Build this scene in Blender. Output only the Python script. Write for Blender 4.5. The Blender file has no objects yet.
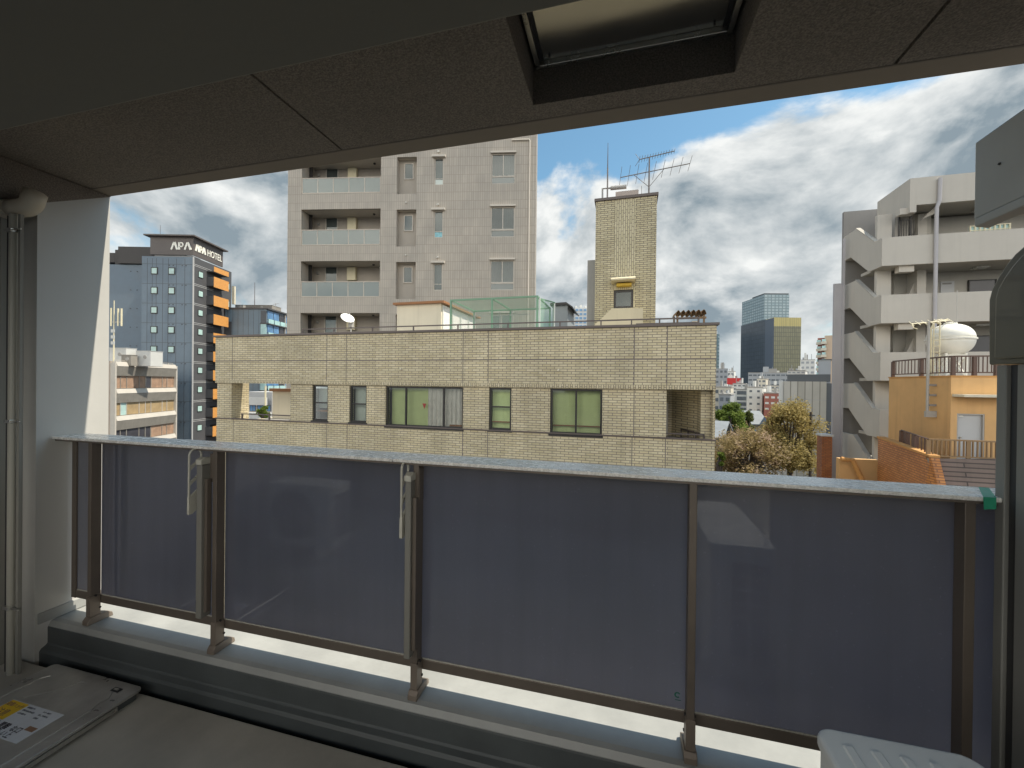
import bpy, bmesh, math, random
from mathutils import Vector, Matrix
random.seed(7)
S = bpy.context.scene
COL = S.collection
EYE = 15.0                      # eye height above the street
RAD = math.radians

# ---------------------------------------------------------------- camera
F = 412.5                       # focal length in pixels of a 1024 wide frame
def _n(v): return Vector(v).normalized()
_left = _n((-1561.5, 19.0, -F))             # direction of the railing, in camera axes
_out = _n((109.0, 0.4, -F))                 # direction straight out of the balcony
AX = -_left
AY = (_out - AX * _out.dot(AX)).normalized()
AZ = AX.cross(AY)
ROT = Matrix((AX, AY, AZ))                  # camera axes -> world axes
cam_d = bpy.data.cameras.new('camera')
cam_d.sensor_width = 36.0
cam_d.lens = F / 1024.0 * 36.0
cam_d.clip_start = 0.05
cam_d.clip_end = 6000
cam = bpy.data.objects.new('camera', cam_d)
COL.objects.link(cam)
cam.matrix_world = Matrix.Translation((0, 0, EYE)) @ ROT.to_4x4()
S.camera = cam

# ---------------------------------------------------------------- sun, sky, exposure
SUN = Vector((0.43, 0.063, 0.80)).normalized()
sun_d = bpy.data.lights.new('sun', 'SUN')
sun_d.energy = 4.8
sun_d.angle = RAD(0.5)
sun_d.color = (1.0, 0.91, 0.76)
sun = bpy.data.objects.new('sun', sun_d)
COL.objects.link(sun)
sun.location = (0, 0, 60)
sun.rotation_euler = SUN.to_track_quat('Z', 'Y').to_euler()

W = bpy.data.worlds.new('World')
S.world = W
W.use_nodes = True
nt = W.node_tree
nt.nodes.clear()
def N(t, tree=None, **kw):
    n = (tree or nt).nodes.new(t)
    for k, v in kw.items():
        setattr(n, k, v)
    return n
def M(op, a, b=None, c=None, clamp=False, tree=None):
    tr = tree or nt
    n = tr.nodes.new('ShaderNodeMath'); n.operation = op; n.use_clamp = clamp
    for i, x in enumerate((a, b, c)):
        if x is None: continue
        if isinstance(x, (int, float)): n.inputs[i].default_value = x
        else: tr.links.new(x, n.inputs[i])
    return n.outputs[0]
def MR(val, a, b, c, d, smooth=False, tree=None):
    tr = tree or nt
    n = tr.nodes.new('ShaderNodeMapRange'); n.clamp = True
    if smooth: n.interpolation_type = 'SMOOTHSTEP'
    tr.links.new(val, n.inputs[0])
    for i, x in enumerate((a, b, c, d)): n.inputs[i + 1].default_value = x
    return n.outputs[0]
def MIX(fac, a, b, tree=None):
    tr = tree or nt
    n = tr.nodes.new('ShaderNodeMix'); n.data_type = 'RGBA'
    for x, i in ((fac, 0), (a, 6), (b, 7)):
        if isinstance(x, (int, float)): n.inputs[i].default_value = x
        elif isinstance(x, tuple): n.inputs[i].default_value = (x[0], x[1], x[2], 1)
        else: tr.links.new(x, n.inputs[i])
    return n.outputs[2]
sky = N('ShaderNodeTexSky', sky_type='NISHITA')
sky.sun_disc = False
sky.sun_elevation = math.asin(SUN.z)
sky.sun_rotation = math.atan2(SUN.x, SUN.y)
sky.altitude = 20; sky.air_density = 1.0; sky.dust_density = 0.6; sky.ozone_density = 2.5
tc = N('ShaderNodeTexCoord')
sep = N('ShaderNodeSeparateXYZ'); nt.links.new(tc.outputs['Generated'], sep.inputs[0])
def sky_noise(offset, scale, detail, rough, dist=0.0, stretch=1.45):
    m = N('ShaderNodeMapping'); m.inputs['Location'].default_value = offset
    m.inputs['Scale'].default_value = (1, 1, stretch)
    nt.links.new(tc.outputs['Generated'], m.inputs[0])
    n = N('ShaderNodeTexNoise'); n.inputs['Scale'].default_value = scale
    n.inputs['Detail'].default_value = detail; n.inputs['Roughness'].default_value = rough
    n.inputs['Distortion'].default_value = dist
    nt.links.new(m.outputs[0], n.inputs['Vector'])
    return n.outputs['Fac']
o0 = Vector((3.1, 1.7, 0.4))
step = Vector((SUN.x, SUN.y, SUN.z * 1.45)) * 0.055
nA = sky_noise(o0, 2.6, 12, 0.56, 0.25)
nB = sky_noise(o0 + step, 2.6, 8, 0.56, 0.25)
nL = sky_noise(Vector((9.2, 4.1, 2.2)), 1.7, 3, 0.5)
nF = sky_noise(Vector((1.2, 7.1, 5.2)), 9.0, 8, 0.6, 0.6, 2.6)
zz = M('ADD', sep.outputs[2], M('MULTIPLY', M('SUBTRACT', nL, 0.5), 0.25))
bias = MR(zz, 0.445, 0.575, 0.16, -0.15)
dens = M('ADD', M('ADD', nA, bias), M('MULTIPLY', M('SUBTRACT', nF, 0.5), 0.10))
cover = MR(dens, 0.49, 0.60, 0.0, 1.0, True)
thick = MR(dens, 0.53, 0.75, 0.0, 1.0)
lit = M('MULTIPLY', M('SUBTRACT', nA, nB), 7.5)
bright = M('ADD', M('ADD', M('MULTIPLY', M('SUBTRACT', 1.0, thick), 0.72), M('ADD', M('MULTIPLY', lit, 0.8), MR(nL, 0.35, 0.65, 0.0, 0.24))), M('MULTIPLY', M('SUBTRACT', nF, 0.5), 0.75), clamp=True)
tone = MR(sep.outputs[1], 0.1, -0.3, 0.0, 1.0)
cloud = MIX(bright, MIX(tone, (2.55, 3.2, 3.65), (5.0, 4.8, 4.4)), MIX(tone, (8.7, 8.85, 8.7), (9.4, 8.9, 8.0)))
gain = MR(sep.outputs[1], 0.15, -0.5, 0.76, 2.5)     # unseen clouds behind the viewer, brightened to light the facades facing us
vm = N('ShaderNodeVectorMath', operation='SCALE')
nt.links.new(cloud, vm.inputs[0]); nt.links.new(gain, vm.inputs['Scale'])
sk = N('ShaderNodeVectorMath', operation='MULTIPLY'); sk.inputs[1].default_value = (1.15, 1.42, 1.25)
nt.links.new(sky.outputs[0], sk.inputs[0])
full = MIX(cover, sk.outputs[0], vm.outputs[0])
hz = MR(sep.outputs[2], 0.0, 0.13, 0.75, 0.0, True)
full = MIX(hz, full, (4.0, 4.6, 4.8))
bg = N('ShaderNodeBackground'); bg.inputs['Strength'].default_value = 0.1
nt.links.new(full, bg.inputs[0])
wo = N('ShaderNodeOutputWorld'); nt.links.new(bg.outputs[0], wo.inputs[0])
W.cycles.sampling_method = 'MANUAL'
W.cycles.sample_map_resolution = 512

S.view_settings.view_transform = 'Standard'
S.view_settings.look = 'None'
S.view_settings.exposure = 0.5
S.view_settings.gamma = 1.0
S.render.engine = 'CYCLES'
S.cycles.use_denoising = True
S.cycles.max_bounces = 10
S.cycles.diffuse_bounces = 5
S.cycles.transparent_max_bounces = 12
S.cycles.caustics_reflective = False
S.cycles.caustics_refractive = False
S.cycles.sample_clamp_indirect = 6.0

# ---------------------------------------------------------------- materials
def base_mat(name):
    m = bpy.data.materials.new(name); m.use_nodes = True
    t = m.node_tree
    b = t.nodes['Principled BSDF']
    return m, t, b
def mat(name, col, rough=0.6, var=0.12, scale=3.0, bump=0.0, metal=0.0, fine=0.0, spec=0.5, streak=0.0, coat=0.0):
    m, t, b = base_mat(name)
    c = t.nodes.new('ShaderNodeTexCoord')
    n = t.nodes.new('ShaderNodeTexNoise'); n.inputs['Scale'].default_value = scale
    n.inputs['Detail'].default_value = 6; n.inputs['Roughness'].default_value = 0.6
    t.links.new(c.outputs['Object'], n.inputs['Vector'])
    lo = tuple(x * (1 - var) for x in col); hi = tuple(min(1, x * (1 + var)) for x in col)
    k = MR(n.outputs['Fac'], 0.3, 0.7, 0, 1, tree=t)
    cc = MIX(k, lo, hi, tree=t)
    if streak:
        mp = t.nodes.new('ShaderNodeMapping'); mp.inputs['Scale'].default_value = (5, 5, 0.35)
        t.links.new(c.outputs['Object'], mp.inputs[0])
        n3 = t.nodes.new('ShaderNodeTexNoise'); n3.inputs['Scale'].default_value = 1.0; n3.inputs['Detail'].default_value = 5
        t.links.new(mp.outputs[0], n3.inputs['Vector'])
        cc = MIX(MR(n3.outputs['Fac'], 0.5, 0.75, 0, streak, tree=t), cc, tuple(x * 0.5 for x in col), tree=t)
    if fine:
        n2 = t.nodes.new('ShaderNodeTexNoise'); n2.inputs['Scale'].default_value = 160
        n2.inputs['Detail'].default_value = 3
        t.links.new(c.outputs['Object'], n2.inputs['Vector'])
        f2 = MR(n2.outputs['Fac'], 0.35, 0.65, 1 - fine, 1 + fine, tree=t)
        v = t.nodes.new('ShaderNodeVectorMath'); v.operation = 'SCALE'
        t.links.new(cc, v.inputs[0]); t.links.new(f2, v.inputs['Scale']); cc = v.outputs[0]
    t.links.new(cc, b.inputs['Base Color'])
    b.inputs['Roughness'].default_value = rough
    b.inputs['Metallic'].default_value = metal
    b.inputs['Specular IOR Level'].default_value = spec
    b.inputs['Coat Weight'].default_value = coat
    if rough > 0.15:
        t.links.new(MR(n.outputs['Fac'], 0.3, 0.7, max(0.05, rough - 0.08), min(1, rough + 0.08), tree=t), b.inputs['Roughness'])
    if bump:
        nb = t.nodes.new('ShaderNodeTexNoise'); nb.inputs['Scale'].default_value = 120 if fine else scale * 6
        nb.inputs['Detail'].default_value = 5
        t.links.new(c.outputs['Object'], nb.inputs['Vector'])
        bp = t.nodes.new('ShaderNodeBump'); bp.inputs['Strength'].default_value = bump; bp.inputs['Distance'].default_value = 0.01
        t.links.new(nb.outputs['Fac'], bp.inputs['Height']); t.links.new(bp.outputs[0], b.inputs['Normal'])
    return m
def tile_mat(name, c1, c2, mortar, w, h, msize, offset=0.5, rough=0.55, stain=0.25, vertical=False, bias=0.0, bump=0.4):
    m, t, b = base_mat(name)
    c = t.nodes.new('ShaderNodeTexCoord')
    s = t.nodes.new('ShaderNodeSeparateXYZ'); t.links.new(c.outputs['Object'], s.inputs[0])
    cb = t.nodes.new('ShaderNodeCombineXYZ')
    along = M('ADD', s.outputs[0], s.outputs[1], tree=t)
    t.links.new(s.outputs[2] if vertical else along, cb.inputs[0])
    t.links.new(along if vertical else s.outputs[2], cb.inputs[1])
    br = t.nodes.new('ShaderNodeTexBrick'); br.offset = offset; br.squash = 1.0
    t.links.new(cb.outputs[0], br.inputs['Vector'])
    br.inputs['Color1'].default_value = (*c1, 1); br.inputs['Color2'].default_value = (*c2, 1)
    br.inputs['Mortar'].default_value = (*mortar, 1); br.inputs['Scale'].default_value = 1.0
    br.inputs['Mortar Size'].default_value = msize; br.inputs['Brick Width'].default_value = w
    br.inputs['Row Height'].default_value = h; br.inputs['Bias'].default_value = bias
    br.inputs['Mortar Smooth'].default_value = 0.1
    n = t.nodes.new('ShaderNodeTexNoise'); n.inputs['Scale'].default_value = 0.6; n.inputs['Detail'].default_value = 8
    n.inputs['Roughness'].default_value = 0.65
    t.links.new(c.outputs['Object'], n.inputs['Vector'])
    k = MR(n.outputs['Fac'], 0.35, 0.7, 1.0 + stain * 0.35, 1.0 - stain, tree=t)
    mp = t.nodes.new('ShaderNodeMapping'); mp.inputs['Scale'].default_value = (4, 4, 0.3)
    t.links.new(c.outputs['Object'], mp.inputs[0])
    n3 = t.nodes.new('ShaderNodeTexNoise'); n3.inputs['Scale'].default_value = 1.0; n3.inputs['Detail'].default_value = 6
    t.links.new(mp.outputs[0], n3.inputs['Vector'])
    k2 = MR(n3.outputs['Fac'], 0.5, 0.75, 1.0, 1.0 - stain * 0.7, tree=t)
    v = t.nodes.new('ShaderNodeVectorMath'); v.operation = 'SCALE'
    t.links.new(br.outputs['Color'], v.inputs[0]); t.links.new(M('MULTIPLY', k, k2, tree=t), v.inputs['Scale'])
    t.links.new(v.outputs[0], b.inputs['Base Color'])
    b.inputs['Roughness'].default_value = rough
    bp = t.nodes.new('ShaderNodeBump'); bp.inputs['Strength'].default_value = bump; bp.inputs['Distance'].default_value = 0.006
    bp.invert = True
    t.links.new(br.outputs['Fac'], bp.inputs['Height']); t.links.new(bp.outputs[0], b.inputs['Normal'])
    return m
def glass_mat(name, tint, through=0.75, rough=0.02):
    """thin window pane: lets what is behind show and mirrors the sky at a glance"""
    m = bpy.data.materials.new(name); m.use_nodes = True
    t = m.node_tree; t.nodes.clear()
    tr = t.nodes.new('ShaderNodeBsdfTransparent'); tr.inputs[0].default_value = (*tint, 1)
    gl = t.nodes.new('ShaderNodeBsdfGlossy'); gl.inputs['Roughness'].default_value = rough
    gl.inputs[0].default_value = (0.9, 0.95, 0.95, 1)
    df = t.nodes.new('ShaderNodeBsdfDiffuse'); df.inputs[0].default_value = (tint[0] * .4, tint[1] * .4, tint[2] * .4, 1)
    m1 = t.nodes.new('ShaderNodeMixShader'); m1.inputs[0].default_value = through
    t.links.new(df.outputs[0], m1.inputs[1]); t.links.new(tr.outputs[0], m1.inputs[2])
    fr = t.nodes.new('ShaderNodeFresnel'); fr.inputs[0].default_value = 1.5
    m2 = t.nodes.new('ShaderNodeMixShader')
    t.links.new(M('MULTIPLY', fr.outputs[0], 1.6, clamp=True, tree=t), m2.inputs[0]); t.links.new(m1.outputs[0], m2.inputs[1]); t.links.new(gl.outputs[0], m2.inputs[2])
    o = t.nodes.new('ShaderNodeOutputMaterial'); t.links.new(m2.outputs[0], o.inputs[0])
    return m
def frosted_mat(name, trans, diff, spec=1.0):
    """smoked balcony panel: frosted on the outside, smooth on the inside"""
    m = bpy.data.materials.new(name); m.use_nodes = True
    t = m.node_tree; t.nodes.clear()
    c = t.nodes.new('ShaderNodeTexCoord')
    n = t.nodes.new('ShaderNodeTexNoise'); n.inputs['Scale'].default_value = 1.3; n.inputs['Detail'].default_value = 5
    t.links.new(c.outputs['Object'], n.inputs['Vector'])
    mp = t.nodes.new('ShaderNodeMapping'); mp.inputs['Scale'].default_value = (14, 14, 0.7)
    t.links.new(c.outputs['Object'], mp.inputs[0])
    n2 = t.nodes.new('ShaderNodeTexNoise'); n2.inputs['Scale'].default_value = 1.0; n2.inputs['Detail'].default_value = 7; n2.inputs['Distortion'].default_value = .4
    t.links.new(mp.outputs[0], n2.inputs['Vector'])
    n4 = t.nodes.new('ShaderNodeTexNoise'); n4.inputs['Scale'].default_value = 90; n4.inputs['Detail'].default_value = 2
    t.links.new(c.outputs['Object'], n4.inputs['Vector'])
    k = M('MULTIPLY', MR(n.outputs['Fac'], 0.3, 0.7, 0.90, 1.10, tree=t), M('MULTIPLY', MR(n2.outputs['Fac'], 0.35, 0.7, 1.03, 0.955, tree=t), MR(n4.outputs['Fac'], 0.68, 0.78, 1.0, 1.22, tree=t), tree=t), tree=t)
    v = t.nodes.new('ShaderNodeVectorMath'); v.operation = 'SCALE'; v.inputs[0].default_value = trans
    t.links.new(k, v.inputs['Scale'])
    tl = t.nodes.new('ShaderNodeBsdfTranslucent'); t.links.new(v.outputs[0], tl.inputs[0])
    df = t.nodes.new('ShaderNodeBsdfDiffuse'); df.inputs[0].default_value = (*diff, 1)
    ad = t.nodes.new('ShaderNodeAddShader'); t.links.new(tl.outputs[0], ad.inputs[0]); t.links.new(df.outputs[0], ad.inputs[1])
    gl = t.nodes.new('ShaderNodeBsdfGlossy'); gl.inputs['Roughness'].default_value = 0.04
    fr = t.nodes.new('ShaderNodeFresnel'); fr.inputs[0].default_value = 1.5
    mx = t.nodes.new('ShaderNodeMixShader')
    t.links.new(M('MULTIPLY', fr.outputs[0], spec, clamp=True, tree=t), mx.inputs[0])
    t.links.new(ad.outputs[0], mx.inputs[1]); t.links.new(gl.outputs[0], mx.inputs[2])
    o = t.nodes.new('ShaderNodeOutputMaterial'); t.links.new(mx.outputs[0], o.inputs[0])
    return m

# ---------------------------------------------------------------- measuring and mesh helpers
def ray(u, v): return ROT @ Vector((u - 512.0, -(v - 384.0), -F))
def on_y(u, v, y): r = ray(u, v); return r * (y / r.y)
def on_x(u, v, x): r = ray(u, v); return r * (x / r.x)
def on_z(u, v, z): r = ray(u, v); return r * (z / r.z)
OFF = {}
class Frame:
    """an upright wall plane of a building: s along it, d away from us, z above the street"""
    def __init__(self, u, Y, deg=0.0):
        p = on_y(u, 388, Y)
        self.o = Vector((p.x, p.y)); self.t = RAD(deg); self.v0 = 388
        self.ax = Vector((math.cos(self.t), -math.sin(self.t)))
        self.n = Vector((math.sin(self.t), math.cos(self.t)))
    def at(self, u, v, d=0.0):
        r = ray(u, v); r2 = Vector((r.x, r.y))
        k = (self.o.dot(self.n) + d) / r2.dot(self.n)
        return ((r2 * k - self.o).dot(self.ax), r.z * k + EYE)
    def s(self, u, d=0.0, v=None): return self.at(u, self.v0 if v is None else v, d)[0]
    def z(self, u, v, d=0.0): return self.at(u, v, d)[1]
    def side(self, u, v, s=0.0):
        r = ray(u, v); r2 = Vector((r.x, r.y))
        k = (self.o.dot(self.ax) + s) / r2.dot(self.ax)
        return ((r2 * k - self.o).dot(self.n), r.z * k + EYE)
    def world(self, s, d, z):
        p = self.o + self.ax * s + self.n * d
        return Vector((p.x, p.y, z))
HOME = Frame(512, 1.0, 0.0); HOME.o = Vector((0, 0))    # the balcony itself: s = x, d = y
def tag(o, label, cat, group=None, kind=None):
    if label: o['label'] = label
    if cat: o['category'] = cat
    if group: o['group'] = group
    if kind: o['kind'] = kind
    return o
def thing(name, label, cat, fr=HOME, s=0.0, d=0.0, z=0.0, group=None):
    o = bpy.data.objects.new(name, None); COL.objects.link(o)
    o.empty_display_size = 0.3
    o.location = fr.world(s, d, z); o.rotation_euler = (0, 0, -fr.t)
    OFF[o.name] = Vector((s, d, z))
    return tag(o, label, cat, group)
class MB:
    def __init__(self): self.v = []; self.f = []
    def add(self, vs, fs):
        b = len(self.v); self.v += [Vector(p) for p in vs]; self.f += [tuple(b + i for i in f) for f in fs]
        return self
    def box(self, x0, x1, y0, y1, z0, z1):
        return self.add([(x0, y0, z0), (x1, y0, z0), (x1, y1, z0), (x0, y1, z0), (x0, y0, z1), (x1, y0, z1), (x1, y1, z1), (x0, y1, z1)],
                        [(0, 3, 2, 1), (4, 5, 6, 7), (0, 1, 5, 4), (1, 2, 6, 5), (2, 3, 7, 6), (3, 0, 4, 7)])
    def quad(self, *p): return self.add(p, [tuple(range(len(p)))])
    def prism(self, pts, axis, a, b):
        """outline in the plane across an axis, given thickness from a to b"""
        def P(q, c):
            return {'x': (c, q[0], q[1]), 'y': (q[0], c, q[1]), 'z': (q[0], q[1], c)}[axis]
        n = len(pts)
        vs = [P(q, a) for q in pts] + [P(q, b) for q in pts]
        fs = [tuple(range(n)), tuple(range(2 * n - 1, n - 1, -1))] + [(i, n + i, n + (i + 1) % n, (i + 1) % n) for i in range(n)]
        return self.add(vs, fs)
    def tube(self, p, q, r, r2=None, n=8):
        p = Vector(p); q = Vector(q); r2 = r if r2 is None else r2
        d = (q - p).normalized(); a = d.orthogonal().normalized(); b = d.cross(a)
        vs = []
        for c, rr in ((p, r), (q, r2)):
            vs += [c + (a * math.cos(2 * math.pi * i / n) + b * math.sin(2 * math.pi * i / n)) * rr for i in range(n)]
        fs = [tuple(range(n)), tuple(range(2 * n - 1, n - 1, -1))] + [(i, n + i, n + (i + 1) % n, (i + 1) % n) for i in range(n)]
        return self.add(vs, fs)
    def path(self, pts, r, n=8):
        """one bent pipe through the points"""
        pts = [Vector(p) for p in pts]; vs = []; fs = []
        a = (pts[1] - pts[0]).normalized().orthogonal().normalized()
        for i, p in enumerate(pts):
            d = (pts[min(i + 1, len(pts) - 1)] - pts[max(i - 1, 0)]).normalized()
            a = (a - d * a.dot(d)).normalized(); b = d.cross(a)
            rr = r[i] if isinstance(r, (list, tuple)) else r
            vs += [p + (a * math.cos(2 * math.pi * k / n) + b * math.sin(2 * math.pi * k / n)) * rr for k in range(n)]
        for i in range(len(pts) - 1):
            for k in range(n):
                fs.append((i * n + k, i * n + (k + 1) % n, (i + 1) * n + (k + 1) % n, (i + 1) * n + k))
        fs.append(tuple(range(n))); fs.append(tuple((len(pts) - 1) * n + k for k in range(n)))
        return self.add(vs, fs)
    def lathe(self, c, prof, n=24):
        vs = []; fs = []
        for r, z in prof:
            vs += [(c[0] + r * math.cos(2 * math.pi * k / n), c[1] + r * math.sin(2 * math.pi * k / n), c[2] + z) for k in range(n)]
        for i in range(len(prof) - 1):
            for k in range(n):
                fs.append((i * n + k, i * n + (k + 1) % n, (i + 1) * n + (k + 1) % n, (i + 1) * n + k))
        fs.append(tuple(range(n))); fs.append(tuple((len(prof) - 1) * n + k for k in range(n)))
        return self.add(vs, fs)
    def build(self, name, m, parent=None, smooth=False, bevel=0.0, at=None, fr=HOME, seg=2):
        """link as one mesh; under a parent the coordinates are the parent's frame, else fr and at give the base"""
        root = parent
        while root is not None and root.parent is not None: root = root.parent
        off = OFF[root.name] if root is not None else Vector(at or (0, 0, 0))
        me = bpy.data.meshes.new(name)
        me.from_pydata([p - off for p in self.v], [], self.f)
        bm = bmesh.new(); bm.from_mesh(me)
        bmesh.ops.remove_doubles(bm, verts=bm.verts, dist=1e-5)
        bmesh.ops.recalc_face_normals(bm, faces=bm.faces)
        bm.to_mesh(me); bm.free()
        if smooth:
            for p in me.polygons: p.use_smooth = True
        o = bpy.data.objects.new(name, me); COL.objects.link(o)
        if m: me.materials.append(m)
        if parent is not None: o.parent = parent
        else:
            o.location = fr.world(*off); o.rotation_euler = (0, 0, -fr.t)
        if bevel:
            b = o.modifiers.new('bevel', 'BEVEL'); b.width = bevel; b.segments = seg; b.limit_method = 'ANGLE'; b.angle_limit = RAD(35)
            if smooth is False:
                for p in me.polygons: p.use_smooth = False
        return o
def wall_mb(s0, s1, z0, z1, holes=(), y=0.0, th=0.25, mb=None):
    """a wall with openings cut through it, reveals included; each hole is (s0, s1, z0, z1)"""
    mb = mb or MB()
    xs = sorted({s0, s1, *[h[0] for h in holes], *[h[1] for h in holes]})
    zs = sorted({z0, z1, *[h[2] for h in holes], *[h[3] for h in holes]})
    xs = [x for x in xs if s0 <= x <= s1]; zs = [z for z in zs if z0 <= z <= z1]
    def solid(i, j):
        if i < 0 or j < 0 or i >= len(xs) - 1 or j >= len(zs) - 1: return False
        cx = (xs[i] + xs[i + 1]) / 2; cz = (zs[j] + zs[j + 1]) / 2
        return not any(h[0] < cx < h[1] and h[2] < cz < h[3] for h in holes)
    for i in range(len(xs) - 1):
        for j in range(len(zs) - 1):
            if not solid(i, j): continue
            a, b, c, d = xs[i], xs[i + 1], zs[j], zs[j + 1]
            mb.quad((a, y, c), (b, y, c), (b, y, d), (a, y, d))
            mb.quad((a, y + th, c), (a, y + th, d), (b, y + th, d), (b, y + th, c))
            if not solid(i - 1, j): mb.quad((a, y, c), (a, y, d), (a, y + th, d), (a, y + th, c))
            if not solid(i + 1, j): mb.quad((b, y, c), (b, y + th, c), (b, y + th, d), (b, y, d))
            if not solid(i, j - 1): mb.quad((a, y, c), (a, y + th, c), (b, y + th, c), (b, y, c))
            if not solid(i, j + 1): mb.quad((a, y, d), (b, y, d), (b, y + th, d), (a, y + th, d))
    return mb
def window(parent, s0, s1, z0, z1, y, fm, gm, cols=(), rows=(), fw=0.05, fd=0.06, name='window', gap=0.03):
    """frame with mullions as a part, its glass as a sub-part; cols and rows are fractions"""
    f = MB()
    f.box(s0, s0 + fw, y, y + fd, z0, z1); f.box(s1 - fw, s1, y, y + fd, z0, z1)
    f.box(s0 + fw, s1 - fw, y, y + fd, z0, z0 + fw); f.box(s0 + fw, s1 - fw, y, y + fd, z1 - fw, z1)
    for c in cols:
        x = s0 + (s1 - s0) * c; f.box(x - fw * .45, x + fw * .45, y + .004, y + fd, z0 + fw, z1 - fw)
    for r in rows:
        z = z0 + (z1 - z0) * r; f.box(s0 + fw, s1 - fw, y + .008, y + fd, z - fw * .4, z + fw * .4)
    w = f.build(name, fm, parent)
    g = MB().quad((s0 + fw * .5, y + gap, z0 + fw * .5), (s1 - fw * .5, y + gap, z0 + fw * .5), (s1 - fw * .5, y + gap, z1 - fw * .5), (s0 + fw * .5, y + gap, z1 - fw * .5))
    g.build('pane', gm, w)
    return w
def text_mb(mb, txt, size, place, depth=0.03, sx=1.0):
    """writing as a solid: place maps (x along, y up, z out) to the frame"""
    cu = bpy.data.curves.new('lettering', 'FONT'); cu.body = txt; cu.size = size; cu.extrude = depth / 2
    cu.resolution_u = 3
    ob = bpy.data.objects.new('lettering', cu); COL.objects.link(ob)
    dg = bpy.context.evaluated_depsgraph_get()
    me = bpy.data.meshes.new_from_object(ob.evaluated_get(dg))
    vs = [Vector(v.co) for v in me.vertices]
    w = max((v.x for v in vs), default=0)
    mb.add([place(v.x * sx, v.y, v.z) for v in vs], [tuple(p.vertices) for p in me.polygons])
    bpy.data.objects.remove(ob); bpy.data.curves.remove(cu); bpy.data.meshes.remove(me)
    return w * sx
def copy_tree(o, parent=None):
    c = o.copy(); COL.objects.link(c)
    if parent is not None: c.parent = parent
    for ch in list(o.children): copy_tree(ch, c)
    return c
def cloth_mb(s0, s1, z0, z1, y, folds, amp):
    """hanging curtain with soft folds"""
    mb = MB(); n = max(8, int(folds * 8)); vs = []
    for j in range(2):
        for i in range(n + 1):
            x = s0 + (s1 - s0) * i / n
            vs.append((x, y + amp * math.sin(2 * math.pi * folds * i / n + 0.6 * math.sin(i * .7)) * (1.0 if j == 0 else .7), z0 if j == 0 else z1))
    return mb.add(vs, [(i, i + 1, n + 2 + i, n + 1 + i) for i in range(n)])

# ================================================================ the balcony
E = EYE
m_soffit = mat('sprayed_soffit', (0.205, 0.18, 0.155), 0.9, 0.10, 2.0, bump=0.6, fine=0.30)
m_edge = mat('slab_edge_paint', (0.245, 0.21, 0.172), 0.8, 0.08, 3.0, bump=0.15)
m_beam = mat('beam_paint', (0.16, 0.157, 0.14), 0.8, 0.06, 1.5, bump=0.25)
m_wall = mat('painted_wall', (0.54, 0.535, 0.51), 0.7, 0.03, 2.0, bump=0.12, streak=0.06)
m_return = mat('wall_return', (0.24, 0.235, 0.21), 0.8, 0.06, 2.0)
m_part = mat('partition_board', (0.33, 0.32, 0.34), 0.6, 0.05, 2.0)
m_floor = mat('floor_sheet', (0.43, 0.405, 0.355), 0.50, 0.22, 2.2, bump=0.12, streak=0.0)
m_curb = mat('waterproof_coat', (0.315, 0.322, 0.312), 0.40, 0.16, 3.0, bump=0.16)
m_kface = mat('kerb_face_shade', (0.075, 0.084, 0.086), 0.45, 0.22, 3.0, bump=0.15)  # kerb coat darkened for the inner face, its shade put into the colour
m_gutter = mat('gutter_coat', (0.085, 0.095, 0.095), 0.45, 0.15, 4.0)
m_alu = mat('silver_cap', (0.82, 0.80, 0.76), 0.26, 0.08, 30.0, metal=0.0, fine=0.14, spec=0.9)
m_bronze = mat('bronze_aluminium', (0.165, 0.138, 0.115), 0.42, 0.06, 8.0, metal=0.35)
m_shoe = mat('bronze_shoe', (0.20, 0.165, 0.135), 0.5, 0.10, 8.0, metal=0.2)
m_panel = frosted_mat('smoked_frosted_panel', (0.465, 0.468, 0.54), (0.052, 0.053, 0.062), 3.4)
m_steel = mat('brushed_steel', (0.55, 0.54, 0.50), 0.30, 0.06, 5.0, metal=0.9)
m_hatchp = mat('hatch_steel', (0.43, 0.415, 0.385), 0.22, 0.03, 2.0, metal=0.85)
m_black = mat('black_rubber', (0.02, 0.02, 0.022), 0.6, 0.1, 4.0)
m_pipe = mat('beige_pvc', (0.52, 0.47, 0.38), 0.4, 0.05, 3.0)
m_conduit = mat('conduit_beige', (0.34, 0.33, 0.285), 0.45, 0.04, 3.0)
m_white = mat('white_enamel', (0.72, 0.715, 0.67), 0.42, 0.03, 3.0)
m_grille = mat('dark_grille', (0.05, 0.05, 0.052), 0.6, 0.1, 3.0)
m_holder = mat('cast_aluminium', (0.50, 0.49, 0.43), 0.42, 0.05, 10.0)
m_holdbar = mat('grey_slide_bar', (0.20, 0.195, 0.175), 0.45, 0.05, 8.0)
m_greybox = mat('grey_sheet_steel', (0.44, 0.45, 0.44), 0.42, 0.07, 3.5, streak=0.0)
m_hood = mat('dark_glossy_cover', (0.085, 0.092, 0.086), 0.32, 0.08, 3.0, coat=0.25)
m_post = mat('grey_post', (0.235, 0.235, 0.22), 0.5, 0.05, 4.0)
m_tape = mat('green_tape', (0.03, 0.32, 0.19), 0.5, 0.1, 30.0)
m_sticker = mat('white_sticker', (0.68, 0.70, 0.74), 0.5, 0.04, 30.0)
m_yellow = mat('yellow_print', (0.80, 0.52, 0.02), 0.5, 0.06, 30.0)
m_ink = mat('dark_ink', (0.025, 0.025, 0.04), 0.6, 0.1, 30.0)
m_brownink = mat('brown_print', (0.30, 0.17, 0.10), 0.6, 0.1, 30.0)
m_green_mark = mat('green_print', (0.01, 0.16, 0.11), 0.5, 0.1, 30.0)

m_gprint = mat('grey_print', (0.16, 0.17, 0.2), 0.6, 0.1, 30.0)

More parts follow.
